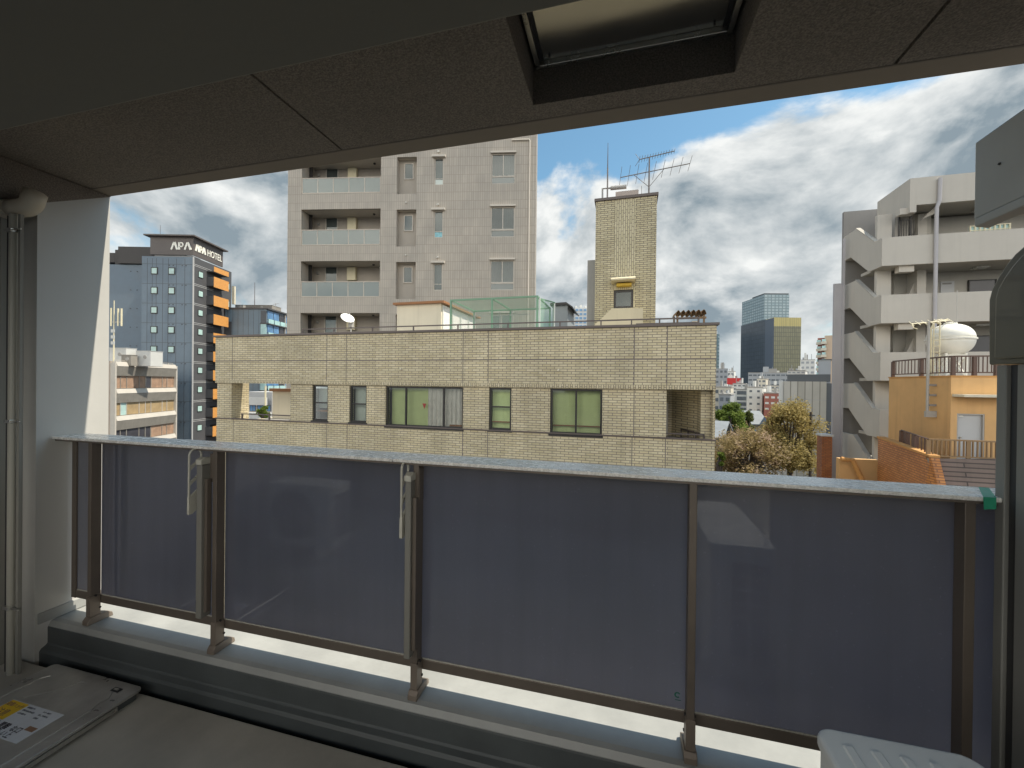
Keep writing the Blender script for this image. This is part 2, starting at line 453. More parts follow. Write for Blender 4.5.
def struct(name, mb, m, bevel=0):
    o = mb.build(name, m, None, bevel=bevel, at=(0, 0, 0)); o['kind'] = 'structure'; return o

X0, X1, XS = -3.42, 4.6, 2.75  # ceiling stops at XS, out of view, shaped to let sunlight in
# floor, gutter, kerb
struct('floor', MB().box(X0, X1, -1.3, 1.505, E - 1.80, E - 1.56), m_floor, 0.006)
struct('gutter', MB().box(X0, X1, 1.505, 1.56, E - 1.80, E - 1.655), m_gutter)
kerb = [(1.548, -1.80), (1.548, -1.532), (1.556, -1.518), (1.580, -1.505), (1.586, -1.405), (1.600, -1.383), (1.622, -1.378), (1.862, -1.378), (1.862, -1.80)]
kerb_top = [(1.586, -1.80), (1.586, -1.405), (1.600, -1.383), (1.622, -1.378), (1.862, -1.378), (1.862, -1.80)]
kerb_face = [(1.548, -1.80), (1.548, -1.532), (1.556, -1.518), (1.576, -1.508), (1.583, -1.500), (1.583, -1.415), (1.5855, -1.408), (1.5855, -1.80)]
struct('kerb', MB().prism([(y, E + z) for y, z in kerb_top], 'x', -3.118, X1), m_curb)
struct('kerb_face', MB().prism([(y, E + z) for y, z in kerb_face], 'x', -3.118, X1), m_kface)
struct('kerb_upstand', MB().box(-3.14, -3.108, 1.54, 1.862, E - 1.376, E - 1.315), m_curb, 0.004)
# ceiling: slab with a hatch opening and two expansion joints, then the lower beam over our head
zs = E + 1.14
c = MB()
hx0, hx1, hy = -0.362, 0.388, 1.663
for a, b in ((X0, -1.354), (-1.342, hx0), (hx1, 0.917), (0.929, XS)):
    c.box(a, b, 1.03, 1.757, zs, zs + 0.34)
c.box(hx0, hx1, hy, 1.757, zs, zs + 0.34)
c.box(X0, XS, -1.5, 1.855, zs + 0.342, zs + 0.50)
struct('ceiling', c, m_soffit)
struct('ceiling_edge', MB().box(X0, XS, 1.759, 1.862, zs - 0.003, zs + 0.34), m_edge, 0.006)
struct('ceiling_beam', MB().box(X0, XS, -1.5, 1.029, E + 0.94, zs + 0.338), m_beam, 0.008)
# walls
w = MB().prism([(-3.118, 1.53), (-3.118, 1.862), (-3.34, 1.862), (-3.34, 1.53)], 'z', E - 1.80, zs - 0.004)
tag(w.build('end_wall', m_wall, None, at=(-3.2, 1.7, E - 1.56)), 'pale painted end wall of the balcony with a sunlit wedge along its outer edge', 'wall')
struct('ceiling_haunch', MB().prism([(1.031, E + .937), (1.30, E + .937), (1.31, E + .957), (1.53, E + .957), (1.858, zs - .006), (1.031, zs - .003)], 'x', -3.42, -3.10), m_soffit)
t = thing('partition_wall', 'dim mauve grey partition beside the vertical conduit at the left edge', 'wall', s=-3.3, d=1.0, z=E - 1.56)
MB().box(-3.32, -3.262, -1.3, 1.44, E - 1.56, E + 0.936).build('board', m_part, t)
MB().box(-3.33, -3.225, 1.44, 1.528, E - 1.56, E + .955).build('edge_strip', m_return, t)
MB().box(-3.262, -3.246, 0.6, 1.44, E - 0.20, E - 0.155).build('rail', m_conduit, t)
bw = MB().box(X0, X1, -1.52, -1.32, E - 1.80, E - .62)  # unseen rear wall, made up low so sky light fills the balcony
tag(bw.build('low_rear_wall', m_wall, None, at=(0, -1.4, E - 1.56)), 'made-up low wall behind the viewer, kept low to let sky light into the balcony', 'wall')

# railing
R = thing('balcony_railing', 'bronze balcony railing with smoked frosted panels and a silver top rail', 'railing', s=-1, d=1.69, z=E - 1.378)
tr = MB()
tr.box(-3.112, -0.952, 1.587, 1.742, E - 0.349, E - 0.334); tr.box(-0.949, 4.5, 1.587, 1.742, E - 0.349, E - 0.334)
tr.build('top_rail', m_alu, R, bevel=0.004)
MB().box(-3.10, 4.5, 1.600, 1.734, E - 0.359, E - 0.350).build('rail_channel', m_bronze, R)
posts = [(-2.872, -2.846), (-1.981, -1.955), (-0.867, -0.841), (0.247, 0.274), (1.054, 1.082), (2.19, 2.216), (3.29, 3.316), (4.42, 4.446)]
for k, (a, b) in enumerate(posts):
    p = MB().box(a, b, 1.622, 1.667, E - 1.368, E - 0.360).build('post', m_bronze, R, bevel=0.002)
    q = MB()
    mx = (a + b) / 2
    q.prism([(1.604, -1.377), (1.606, -1.355), (1.618, -1.338), (1.690, -1.338), (1.722, -1.355), (1.726, -1.377)], 'x', a - .009, b + .009)
    q.v = [Vector((v.x, v.y, v.z + E)) for v in q.v]
    q.build('base_shoe', m_shoe, p, bevel=0.003)
    s_ = MB().box(a - .003, b + .003, 1.618, 1.6685, E - 1.337, E - 1.225)
    s_.build('sleeve', m_shoe, p, bevel=0.002)
    bl = MB()
    for zz_, yy in ((-1.225, 1.645), (-1.30, 1.665)):
        bl.tube((a - .006, yy, E + zz_), (b + .006, yy, E + zz_), 0.0055, n=8)
    bl.build('bolt', m_black, p)
    MB().box(a + .004, b - .004, 1.668, 1.671, E - 1.23, E - 0.360).build('mullion', m_bronze, p)
st = MB().box(-3.085, -3.05, 1.668, 1.695, E - 1.28, E - 0.360)
st.build('end_stile', m_bronze, R)
edges = [-3.05] + [(a + b) / 2 for a, b in posts]
for k in range(len(edges) - 1):
    a = edges[k] + (0.004 if k else 0.0); b = edges[k + 1] - 0.004
    MB().box(a, b, 1.669, 1.712, E - 1.279, E - 1.234).build('bottom_rail', m_bronze, R, bevel=0.003)
    MB().box(a + .004, b - .004, 1.674, 1.680, E - 1.244, E - 0.3595).build('frosted_panel', m_panel, R)
    MB().box(a + .006, b - .006, 1.6705, 1.6735, E - 1.2335, E - 1.229).build('glazing_bead', m_holder, R)
# maker's mark on the third panel
mk = MB(); p0 = on_y(677.5, 695, 1.6735)
for k in range(9):
    a = 0.5 + k * 0.55; b = a + 0.5
    mk.add([(p0.x + r * math.cos(q), 1.6736, E + p0.z + r * math.sin(q)) for r in (0.006, 0.0115) for q in (a, b)], [(0, 1, 3, 2)])
mk.box(p0.x - .009, p0.x + .012, 1.6732, 1.6736, E + p0.z - .020, E + p0.z - .0175)
mk.build('maker_mark', m_green_mark, R)
# green tape at the right end of the rail
g = MB()
ta = on_y(983.5, 490, 1.736); tb = on_y(989, 497.5, 1.587)
g.add([(ta.x - .014, 1.736, E - .3335), (ta.x + .014, 1.736, E - .3335), (tb.x + .016, 1.584, E - .3335), (tb.x - .016, 1.584, E - .3335),
       (tb.x - .014, 1.584, E - .372), (tb.x + .015, 1.583, E - .368)], [(0, 1, 2, 3), (3, 2, 5, 4)])
tag(g.build('green_tape', m_tape, None, at=(tb.x, 1.64, E - .36)), 'strip of green tape folded over the right end of the silver top rail', 'tape')

# laundry pole holders folded down beside two posts
def holder(xb0, xb1, xp, ztop, zbot, yb0, yb1, label):
    t = thing('laundry_pole_holder', label, 'pole holder', s=xb0, d=1.6, z=E + zbot, group='laundry pole holders on the railing posts')
    MB().box(xb0, xb1, 1.585, 1.640, E + zbot, E - .428).build('slide_bar', m_holdbar, t, bevel=0.004)
    cp = MB().prism([(1.580, -.427), (1.645, -.427), (1.645, -.398), (1.605, -.392), (1.580, -.402)], 'x', xb0 - .002, xb1 + .002)
    cp.v = [Vector((v.x, v.y, v.z + E)) for v in cp.v]
    cp.build('cap', m_holder, t, bevel=0.003)
    MB().box(xb1 + .001, xb1 + .018, 1.60, 1.622, E + zbot + .03, E - .50).build('mounting_plate', m_bronze, t)
    MB().box(xb1 + .001, xb1 + .02, 1.628, 1.662, E - .52, E - .378).build('bracket', m_bronze, t)
    # the arm: a looped plate with three pole holes
    yc = (yb0 + yb1) / 2; rr = (yb1 - yb0) / 2; a = MB()
    arc = [(xp, yc + rr * math.cos(q), E + ztop - rr + rr * math.sin(q)) for q in [math.pi * i / 10 for i in range(11)]]
    pts = [(xp, yb1, E + ztop - .19)] + arc + [(xp, yb0, E + ztop - .30)]
    a.path(pts, 0.0052, 8)
    for q in (0.075, 0.150, 0.222):
        a.prism([(yb0, E + ztop - q - .030), (yb0, E + ztop - q - .012), (yb1, E + ztop - q + .030), (yb1, E + ztop - q + .018)], 'x', xp - .005, xp + .005)
    a.prism([(yb0 - .004, E + ztop - .320), (yb0 - .004, E + ztop - .235), (yb1 + .002, E + ztop - .205), (yb1 + .002, E + ztop - .285), (yb0 + .012, E + ztop - .322)], 'x', xp - .006, xp + .006)
    a.build('arm', m_holder, t)
    MB().tube((xp - .008, yb1 + .012, E + ztop - .10), (xb0 + .006, yb1 + .012, E + ztop - .10), .009).build('pivot', m_black, t)
ya, yb_ = on_x(189, 480, -2.066).y, on_x(201, 480, -2.066).y
yc_, yd_ = on_x(401.5, 490, -0.900).y, on_x(408, 490, -0.900).y
holder(-2.040, -2.006, -2.066, on_x(195, 449, -2.066).z, on_y(204, 618, 1.6).z, ya, yb_, 'folded laundry pole holder on the post nearest the end wall')
holder(-0.886, -0.858, -0.900, on_x(405, 462, -0.900).z, on_y(412, 658, 1.6).z, yc_, yd_, 'folded laundry pole holder on the middle post by the rail joint')

# pipes at the left end
t = thing('drain_pipe', 'thick beige drain pipe turning up into the ceiling beside the end wall', 'pipe', s=-3.15, d=1.4, z=zs)
PY_ = 1.45
pA_, pB_ = on_y(0, 202, PY_), on_y(33, 203.5, PY_)
pz_ = E + pA_.z - .045; rp_ = .043
MB().tube((-3.60, PY_, pz_ + .006), (pA_.x + .045, PY_, pz_), rp_, n=18).build('pipe', m_pipe, t, smooth=False)
MB().tube((pA_.x + .046, PY_, pz_), (pA_.x + .109, PY_, pz_ - .004), rp_ + .006, n=18).build('socket', m_pipe, t)
x0_ = pA_.x + .110; R_ = .058
el = [(x0_, PY_, pz_ - .004)] + [(x0_ + .055 + R_ * math.sin(q), PY_ + .02 * math.sin(q), pz_ - .004 + R_ * .8 * (1 - math.cos(q))) for q in [math.pi / 2 * i / 9 for i in range(10)]] + [(x0_ + .055 + R_, PY_ + .03, pz_ + .082)]
MB().path(el, rp_ + .004, 18).build('elbow', m_pipe, t, smooth=True)
t = thing('conduit', 'slim vertical conduit clipped to the partition at the left edge', 'conduit', s=-3.2, d=1.45, z=E - 1.56)
cx = on_y(13, 300, 1.42).x
MB().tube((cx, 1.42, E - 1.56), (cx, 1.42, pz_ - .05), 0.0165, n=14).build('tube', m_conduit, t, smooth=False)
MB().tube((cx - .055, 1.43, E - 1.56), (cx - .055, 1.43, pz_ - .05), 0.008, n=10).build('cable', m_black, t)
MB().box(cx + .024, cx + .044, 1.425, 1.439, E - 1.56, pz_ - .05).build('channel', m_return, t)
for v in (231, 421, 607):
    zc = on_y(13, v, 1.42).z + E
    b = MB().box(cx - .022, cx + .022, 1.398, 1.4395, zc - .009, zc + .009)
    b.box(cx + .0225, cx + .085, 1.405, 1.411, zc - .004, zc + .004)
    b.build('clip', m_steel, t, bevel=0.002)

# steel hatch overhead, recessed in the ceiling
t = thing('ceiling_hatch', 'polished steel escape hatch recessed in the brown ceiling', 'hatch', d=1.4, z=E + 1.30)
hz_ = E + 1.285
f = MB(); a0, a1, b0, b1 = hx0 + .012, hx1 - .012, 1.04, hy - .012
for x0_, x1_, y0_, y1_ in ((a0, a0 + .02, b0, b1), (a1 - .02, a1, b0, b1), (a0 + .02, a1 - .02, b1 - .018, b1)):
    f.box(x0_, x1_, y0_, y1_, hz_ - .012, hz_ + .06)
f.build('frame', m_steel, t, bevel=0.003)
for q_ in (a0 + .021, a1 - .036): MB().box(q_, q_ + .015, b0, b1 - .019, hz_ + .004, hz_ + .05).build('gasket', m_black, t)
# the lid is slightly dished sheet steel
lid = MB(); nx, ny = 26, 20; x0_, x1_, y0_, y1_ = a0 + .037, a1 - .037, b0, b1 - .020
vs = []
for j in range(ny + 1):
    for i in range(nx + 1):
        fx, fy = i / nx, j / ny
        vs.append((x0_ + (x1_ - x0_) * fx, y0_ + (y1_ - y0_) * fy, hz_ + .008 + .010 * (math.sin(math.pi * fx) * math.sin(math.pi * min(1, fy * 1.0))) + .0014 * math.sin(5 * fx + 3 * fy)))
lid.add(vs, [(j * (nx + 1) + i, j * (nx + 1) + i + 1, (j + 1) * (nx + 1) + i + 1, (j + 1) * (nx + 1) + i) for j in range(ny) for i in range(nx)])
lid.build('lid', m_hatchp, t, smooth=True)
sc = MB()
for x_ in (x0_ + .025, x1_ - .03): sc.tube((x_, y1_ - .018, hz_ + .001), (x_, y1_ - .018, hz_ + .012), .004)
sc.build('screw', m_black, t)

# floor hatch with its notice
t = thing('floor_hatch', 'low grey steel escape hatch cover on the floor with a yellow and white notice', 'hatch', s=-2.5, d=1.2, z=E - 1.56)
lz = E - 1.512
def rr_box(x0, x1, y0, y1, r, n=5):
    out = []
    for cx_, cy_, a_ in ((x1 - r, y1 - r, 0), (x0 + r, y1 - r, 90), (x0 + r, y0 + r, 180), (x1 - r, y0 + r, 270)):
        out += [(cx_ + r * math.cos(RAD(a_ + 90 * i / n)), cy_ + r * math.sin(RAD(a_ + 90 * i / n))) for i in range(n + 1)]
    return out
LX0, LX1, LY0, LY1 = -2.878, -2.246, 0.86, 1.492
m_lid = mat('scuffed_lid_steel', (0.46, 0.45, 0.43), 0.32, 0.22, 7.0, metal=0.65)
MB().prism(rr_box(LX0 + .012, LX1 - .012, LY0 + .012, LY1 - .012, .02), 'z', E - 1.56, lz - .020).build('curb_frame', m_gutter, t)
MB().prism(rr_box(LX0, LX1, LY0, LY1, .022), 'z', lz - .016, lz).build('cover', m_lid, t, bevel=0.004)
MB().box(LX1 - .004, LX1 + .006, LY0 + .02, LY1 - .11, lz - .034, lz - .0165).build('edge_trim', m_steel, t)
for x_ in (LX0 + .07, LX1 - .066):
    rb = MB()
    rb.prism([(x_ - .005, lz - .001), (x_ - .002, lz + .004), (x_ + .002, lz + .004), (x_ + .005, lz - .001)], 'y', LY0 + .05, LY1 - .17)
    dx = .03 if x_ < -2.6 else -.03
    rb.path([(x_, LY1 - .17, lz + .001), (x_ + dx * .4, LY1 - .13, lz + .001), (x_ + dx * .2, LY1 - .10, lz + .001), (x_ + dx * 1.1, LY1 - .07, lz + .001)], .003, 6)
    rb.build('embossed_rib', m_lid, t)
rb = MB()
rb.path([(LX0 + .17, LY1 - .20, lz), (LX0 + .26, LY1 - .13, lz + .001), (LX0 + .30, LY1 - .06, lz + .001), (LX0 + .325, LY1 - .055, lz)], .0028, 6)
rb.build('embossed_rib', m_lid, t)
for k in range(9):
    rb = MB()
    rb.tube((LX1 - .033, LY0 + .06 + k * .06, lz - .001), (LX1 - .033, LY0 + .06 + k * .06, lz + .002), .0035, .002, n=8)
    rb.build('dimple', m_lid, t)
lt = MB().box(LX1 - .125, LX1 - .075, LY1 - .062, LY1 - .038, lz - .001, lz + .003)
lt.build('latch_slot', m_black, t, bevel=.002)
MB().box(LX1 - .112, LX1 - .088, LY1 - .055, LY1 - .046, lz + .003, lz + .006).build('latch', m_steel, t)
# notice: corners read on the cover
SX0, SX1, SY0, SY1 = -2.735, -2.392, 1.120, 1.272
nb_ = MB().box(SX0, SX1, SY0, SY1, lz, lz + .0016).build('notice', m_sticker, t)
zt = lz + .0026
MB().box(SX0 + .004, SX0 + .118, SY0 + .062, SY1 - .004, lz + .0016, zt - .0004).build('yellow_heading', m_yellow, nb_)
flat = lambda x_, y_: (lambda a_, b_, c_: (x_ + a_, y_ + b_, zt + c_))
tx = MB()
text_mb(tx, '避難ハッチ', .021, flat(SX0 + .009, SY1 - .030), .0008)
text_mb(tx, '注意', .036, flat(SX0 + .020, SY1 - .076), .0008)
tx.build('heading_lettering', m_brownink, nb_)
tx = MB()
for k, s_ in enumerate(('物を', '置か', 'ない')):
    text_mb(tx, s_[0], .030, flat(SX0 + .062 + k * .078, SY0 + .033), .0008)
    text_mb(tx, s_[1], .030, flat(SX0 + .062 + k * .078 - .008, SY0 + .006), .0008)
    text_mb(tx, '避難口'[k], .030, flat(SX0 + .062 + k * .078 + .030, SY0 + .033), .0008)
    text_mb(tx, '注意上'[k], .030, flat(SX0 + .062 + k * .078 + .022, SY0 + .006), .0008)
tx.build('lettering', m_ink, nb_)
fl_ = MB()
for k in range(6): text_mb(fl_, ('避難経路です', '使用方法は次の通り', 'ふたを開ける', 'レバーを引く', 'はしごを降りる', '点検済')[k], .0085, flat(SX0 + (.130 if k < 3 else .235), SY1 - .018 - (k % 3) * .016), .0008)
fl_.build('small_print', m_gprint, nb_)
MB().box(SX1 - .062, SX1 - .012, SY0 + .052, SY0 + .072, lz + .0016, zt - .0004).build('brown_stamp', m_brownink, nb_)

# outdoor units
def ac_unit(x0, x1, y0, y1, z0, z1, face, label):
    t = thing('air_conditioner', label, 'air conditioner', s=(x0 + x1) / 2, d=(y0 + y1) / 2, z=E - 1.56, group='outdoor units on the balcony floor')
    MB().prism(rr_box(x0, x1, y0, y1, .035, 6), 'z', E + z0, E + z1 - .018).build('casing', m_white, t, bevel=.004)
    tp = MB().prism(rr_box(x0 - .006, x1 + .006, y0 - .006, y1 + .006, .04, 6), 'z', E + z1 - .030, E + z1)
    tp.build('top_cover', m_white, t, bevel=.010, seg=3)
    rib = MB()
    for k in range(5):
        if face == 'x':
            x_ = x0 + .045 + k * (x1 - x0 - .09) / 4
            rib.prism([(x_ - .012, E + z1 - .001), (x_ - .008, E + z1 + .003), (x_ + .008, E + z1 + .003), (x_ + .012, E + z1 - .001)], 'y', y0 + .06, y1 - .045)
        else:
            x_ = x0 + .08 + k * (x1 - x0 - .16) / 4
            rib.prism([(x_ - .012, E + z1 - .001), (x_ - .008, E + z1 + .003), (x_ + .008, E + z1 + .003), (x_ + .012, E + z1 - .001)], 'y', y0 + .04, y1 - .04)
    rib.build('pressed_rib', m_white, t)
    ft = MB()
    if face == 'x':
        for y_ in (y0 + .12, y1 - .16): ft.box(x0 - .02, x1 + .02, y_, y_ + .06, E - 1.56, E + z0 - .001)
    else:
        for x_ in (x0 + .09, x1 - .15): ft.box(x_, x_ + .06, y0 - .02, y1 + .03, E - 1.56, E + z0 - .001)
    ft.build('foot', m_white, t, bevel=.008)
    gr = MB(); gd = MB()
    if face == 'x':      # the narrow end with a louvred grille looks at the railing
        ga, gb, gz0, gz1 = x0 + .085, x1 - .035, E + z0 + .10, E + z1 - .075
        gd.box(ga, gb, y1 - .001, y1 + .002, gz0, gz1)
        for i in range(8): gr.box(ga, gb, y1 + .0025, y1 + .012, gz0 + (gz1 - gz0) * i / 7 - .006, gz0 + (gz1 - gz0) * i / 7 + .006)
        for x_ in (ga, (ga + gb) / 2, gb): gr.box(x_ - .005, x_ + .005, y1 + .0025, y1 + .014, gz0 - .006, gz1 + .006)
    else:                # the fan looks at the railing
        cx_, cz_, r_ = x0 + .29, E + (z0 + z1) / 2 + .005, min(.235, (z1 - z0) * .43)
        n = 40
        gd.add([(cx_ + r_ * math.cos(2 * math.pi * k / n), y1 + .002, cz_ + r_ * math.sin(2 * math.pi * k / n)) for k in range(n)], [tuple(range(n))])
        for i in range(19):
            h_ = -r_ + r_ * 2 * (i + .5) / 19; w_ = math.sqrt(max(0, r_ * r_ - h_ * h_))
            gr.tube((cx_ - w_, y1 + .010, cz_ + h_ - .02 * 0), (cx_ + w_, y1 + .010, cz_ + h_), .0032, n=6)
        gr.path([(cx_ + r_ * math.cos(2 * math.pi * k / n), y1 + .008, cz_ + r_ * math.sin(2 * math.pi * k / n)) for k in range(n + 1)], .007, 6)
        gd.box(x1 + .001, x1 + .003, y0 + .03, y1 - .04, E + z0 + .07, E + z1 - .07)
        for i in range(7):
            z_ = E + z0 + .07 + (z1 - z0 - .14) * i / 6
            gr.box(x1 + .004, x1 + .012, y0 + .03, y1 - .04, z_ - .006, z_ + .006)
        for y_ in (y0 + .035, (y0 + y1) / 2, y1 - .045): gr.box(x1 + .004, x1 + .013, y_ - .005, y_ + .005, E + z0 + .07, E + z1 - .07)
    gd.build('fan_opening' if face != 'x' else 'side_opening', m_grille, t); gr.build('grille', m_white, t)
ac_unit(0.445, 0.742, 0.30, 1.105, -1.44, -0.79, 'x', 'white outdoor air conditioner unit with ribbed top at the bottom right corner')
ac_unit(-3.10, -2.42, 0.02, 0.30, -1.47, -0.93, 'y', 'white outdoor air conditioner unit whose round fan is mirrored in the left frosted panel')

# right end: post with its glossy cover, and the grey box above
XP = 1.12
t = thing('screen_post', 'grey boundary post at the right edge under a dark glossy rounded cover', 'post', s=1.3, d=1.5, z=E - 1.56)
y_a, y_b, y_c = on_x(993.5, 560, XP).y, on_x(1003, 560, XP).y, on_x(1013, 560, XP).y
MB().box(XP, 1.60, y_b, y_a, E - 1.56, E + .069).build('frame', m_post, t, bevel=.003)
MB().box(XP + .012, 1.60, y_c, y_b - .001, E - 1.56, E + .069).build('groove', m_grille, t)
MB().box(XP + .002, 1.60, -0.25, y_c - .001, E - 1.56, E + .069).build('board', m_post, t, bevel=.003)
hp = [on_x(u, v, XP) for u, v in ((990, 362), (990, 300), (993, 289), (1000, 276), (1008, 264), (1016, 254), (1024, 247))]
hp = [(p.y, p.z + E) for p in hp]
ztop = hp[-1][1] + .02
prof = hp + [(hp[-1][0] - .06, ztop + .012), (0.95, ztop + .02), (0.95, E + .071)]
prof[0] = (prof[0][0], E + .071)
cv = MB().prism(prof, 'x', XP - .004, 1.59).build('cover', m_hood, t, bevel=.006, seg=3)
ins = []
for y_, z_ in prof:
    cy_, cz_ = 1.28, E + .25
    d = Vector((y_ - cy_, z_ - cz_)); L = d.length
    ins.append((cy_ + d.x * (1 - .045 / L), cz_ + d.y * (1 - .035 / L)))
MB().prism(ins, 'x', XP - .020, XP - .0045).build('raised_panel', m_hood, cv, bevel=.007, seg=3)
t = thing('wall_box', 'grey sheet steel box on the wall at the upper right with a folded lower lip', 'box', s=1.4, d=1.3, z=E + .55)
q0, q1, q2 = on_x(975, 143, XP), on_x(992, 130, XP), on_x(975, 216, XP)
bp_ = MB().add([(XP, 0.8, E + .555), (XP, q0.y, E + .555), (1.618, q0.y, E + .555), (1.618, .8, E + .555),
                (XP, 0.8, E + q1.z + .02), (XP, q0.y, E + q0.z), (1.618, q0.y, E + q0.z), (1.618, .8, E + q1.z + .02)],
               [(0, 1, 5, 4), (1, 2, 6, 5), (2, 3, 7, 6), (3, 0, 4, 7), (0, 3, 2, 1), (4, 5, 6, 7)])
bp_.build('casing', m_greybox, t, bevel=.004)
MB().prism([(XP - .002, E + .528), (XP + .035, E + .520), (XP + .035, E + .5545), (XP - .002, E + .5545)], 'y', .82, q0.y - .006).build('lower_lip', m_greybox, t, bevel=.003)
MB().tube((XP - .003, q1.y - .03, E + .69), (XP + .002, q1.y - .03, E + .69), .004).build('screw', m_black, t)
MB().box(XP + .06, 1.6, .85, q0.y - .05, E + .546, E + .5545).build('base_plate', m_return, t)
for y_ in (.92, 1.08): MB().box(1.35, 1.39, y_, y_ + .04, E + q1.z + .005, zs - .001).build('hanger', m_steel, t)

# ================================================================ the street side
m_asphalt = mat('asphalt', (0.06, 0.06, 0.062), 0.9, 0.2, 0.4)
gnd = MB().quad((-2500, -600, 0), (2500, -600, 0), (2500, 4500, 0), (-2500, 4500, 0))
struct('ground', gnd, m_asphalt)

m_brick = tile_mat('buff_tile', (0.545, 0.465, 0.285), (0.655, 0.575, 0.385), (0.20, 0.165, 0.14), 0.245, 0.073, 0.0085, stain=0.24)
m_brickv = tile_mat('buff_tile_upright', (0.545, 0.465, 0.285), (0.655, 0.575, 0.385), (0.17, 0.135, 0.11), 0.20, 0.067, 0.0085, vertical=True, stain=0.20)
m_brick2 = tile_mat('buff_tile_tower', (0.46, 0.40, 0.24), (0.57, 0.51, 0.33), (0.17, 0.14, 0.11), 0.245, 0.073, 0.0105, stain=0.2)
m_brick2v = tile_mat('buff_tile_tower_upright', (0.50, 0.45, 0.28), (0.60, 0.54, 0.36), (0.24, 0.20, 0.15), 0.245, 0.073, 0.0105, vertical=True, stain=0.2)
m_cap = mat('brown_coping', (0.12, 0.095, 0.085), 0.5, 0.12, 3.0)
m_joint = mat('sealant', (0.16, 0.135, 0.125), 0.7, 0.05, 3.0)
m_dframe = mat('dark_sash', (0.035, 0.033, 0.032), 0.4, 0.05, 3.0, metal=0.3)
m_rail = mat('brown_rail', (0.10, 0.08, 0.075), 0.5, 0.1, 3.0)
m_render = mat('beige_render', (0.60, 0.53, 0.37), 0.85, 0.06, 1.5, streak=0.25)
m_renderp = mat('pale_render', (0.66, 0.60, 0.47), 0.85, 0.06, 1.0, streak=0.2)
m_curtg = mat('green_curtain', (0.66, 0.76, 0.38), 0.9, 0.06, 3.0)
m_curtw = mat('lace_curtain', (0.80, 0.77, 0.74), 0.9, 0.10, 6.0)
m_curtgrey = mat('grey_blind', (0.62, 0.68, 0.64), 0.9, 0.08, 2.0)
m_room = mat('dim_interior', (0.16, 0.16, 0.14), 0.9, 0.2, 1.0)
m_glass = glass_mat('window_glass', (0.93, 0.96, 0.93), 0.95)
m_glassd = glass_mat('window_glass_dark', (0.35, 0.42, 0.42), 0.55)
m_wood = mat('brown_sill', (0.30, 0.14, 0.06), 0.7, 0.1, 3.0)
m_red = mat('red_mark', (0.65, 0.03, 0.02), 0.5, 0.05, 3.0)
m_concrete = mat('bare_concrete', (0.34, 0.33, 0.31), 0.9, 0.12, 1.0, streak=0.2)

# ---- the buff tiled building opposite
B = Frame(216.3, 12.26, 1.0)
B.v0 = 400
zt = B.z(463, 331.5)                        # parapet top
bt = thing('tiled_building', 'long buff tiled building opposite with dark window sashes and a roof rail', 'building', B, 8, 0, 0)
sL, sR = B.s(216.6), B.s(715.3)
zj = B.z(463, 360.2); zu = B.z(463, 386.2); zb = B.z(463, 428.3)
zw1 = zu - .02
wins = [(312.2, 327.8, 386.9, 420.6), (349.3, 366.5, 387.5, 422.6), (385.5, 463, 388.6, 427.6), (489, 511.4, 390.3, 430.2), (550.2, 602.4, 391.8, 434.8)]
holes = []
for u0, u1, v0, v1 in wins:
    holes.append((B.s(u0), B.s(u1), B.z((u0 + u1) / 2, v1), zu - .03))
oL = (B.s(231.5), B.s(290.5)); oR = (B.s(666.5), B.s(713.0))
dep = 8.5
# upper band stands 6 cm proud of the window storey; the lowest band again
up = wall_mb(sL, sR, zu, zt, (), -0.06, 0.31)
up.build('parapet_wall', m_brick, bt)
MB().box(sL + .02, sR - .05, -0.066, 0.2, zu - .004, zu + .10).build('soldier_course', m_brickv, bt)
mid_holes = holes + [(oL[0], oL[1], zb - 1, zu + 1), (oR[0], oR[1], zb - 1, zu + 1)]
wall_mb(sL + .03, sR - .03, zb, zu - .005, mid_holes, 0.0, 0.24).build('window_wall', m_brick, bt)
wall_mb(sL, sR, 0, zb - .035, (), 0.0, 0.30).build('lower_wall', m_brick, bt)
MB().box(sL - .02, sR + .02, -0.045, 0.10, zb - .034, zb - .001).build('sill_band', m_cap, bt)
MB().box(sL - .06, sR + .06, -0.12, 0.35, zt, zt + .065).build('coping', m_cap, bt)
# ends and back of the building; the balcony storey is open at both ends
dcl = B.side(243.0, 400, oL[0])[0]
lw = .30
dl = B.side(249, 400, oL[0])[0]
for x0_, x1_, dcx in ((sL, sL + lw, dcl), (sR - lw, sR, dep)):
    MB().box(x0_, x1_, 0.301, dep, 0, zb - .2).build('end_wall', m_brick, bt)
    MB().box(x0_, x1_, 0.251, dcx, zu, zt).build('end_wall', m_brick, bt)
MB().box(sL + .03, oL[0], 0.241, dl, zb - .2, zu).build('end_wall', m_brick, bt)     # ends where the view opens
ra0, ra1 = (oR[1] + .10, .242), (B.s(672, 2.0), 2.0)
MB().prism([ra0, ra1, (ra1[0] + .1, 2.25), (sR - .31, 2.25), (sR - .31, .252)], 'z', zb - .2, zu + .3).build('recess_wall', m_brick, bt)
MB().box(ra1[0] - 1.0, ra1[0] + .09, 2.0, 2.25, zb - .2, zu - .003).build('recess_wall', m_brick, bt)
MB().box(sL + lw, sR - lw, .31, dep, zb - .38, zb - .201).build('balcony_floor', m_concrete, bt)
MB().box(sL + .031, oL[1] + .309, .26, dcl, zu + .02, zu + .25).build('balcony_ceiling', m_render, bt)
MB().box(oL[1] + .31, oR[0] - .31, .26, dep, zu + .02, zu + .25).build('balcony_ceiling', m_render, bt)  # roof and ceiling left off the right recess so skylight brightens its wall
MB().box(oL[1] + .31, oR[0] - .31, .26, dep - .1, zt - .55, zt - .40).build('roof_deck', m_concrete, bt)
MB().box(sL + lw, oL[1] + .309, .26, dcl, zt - .55, zt - .40).build('roof_deck', m_concrete, bt)
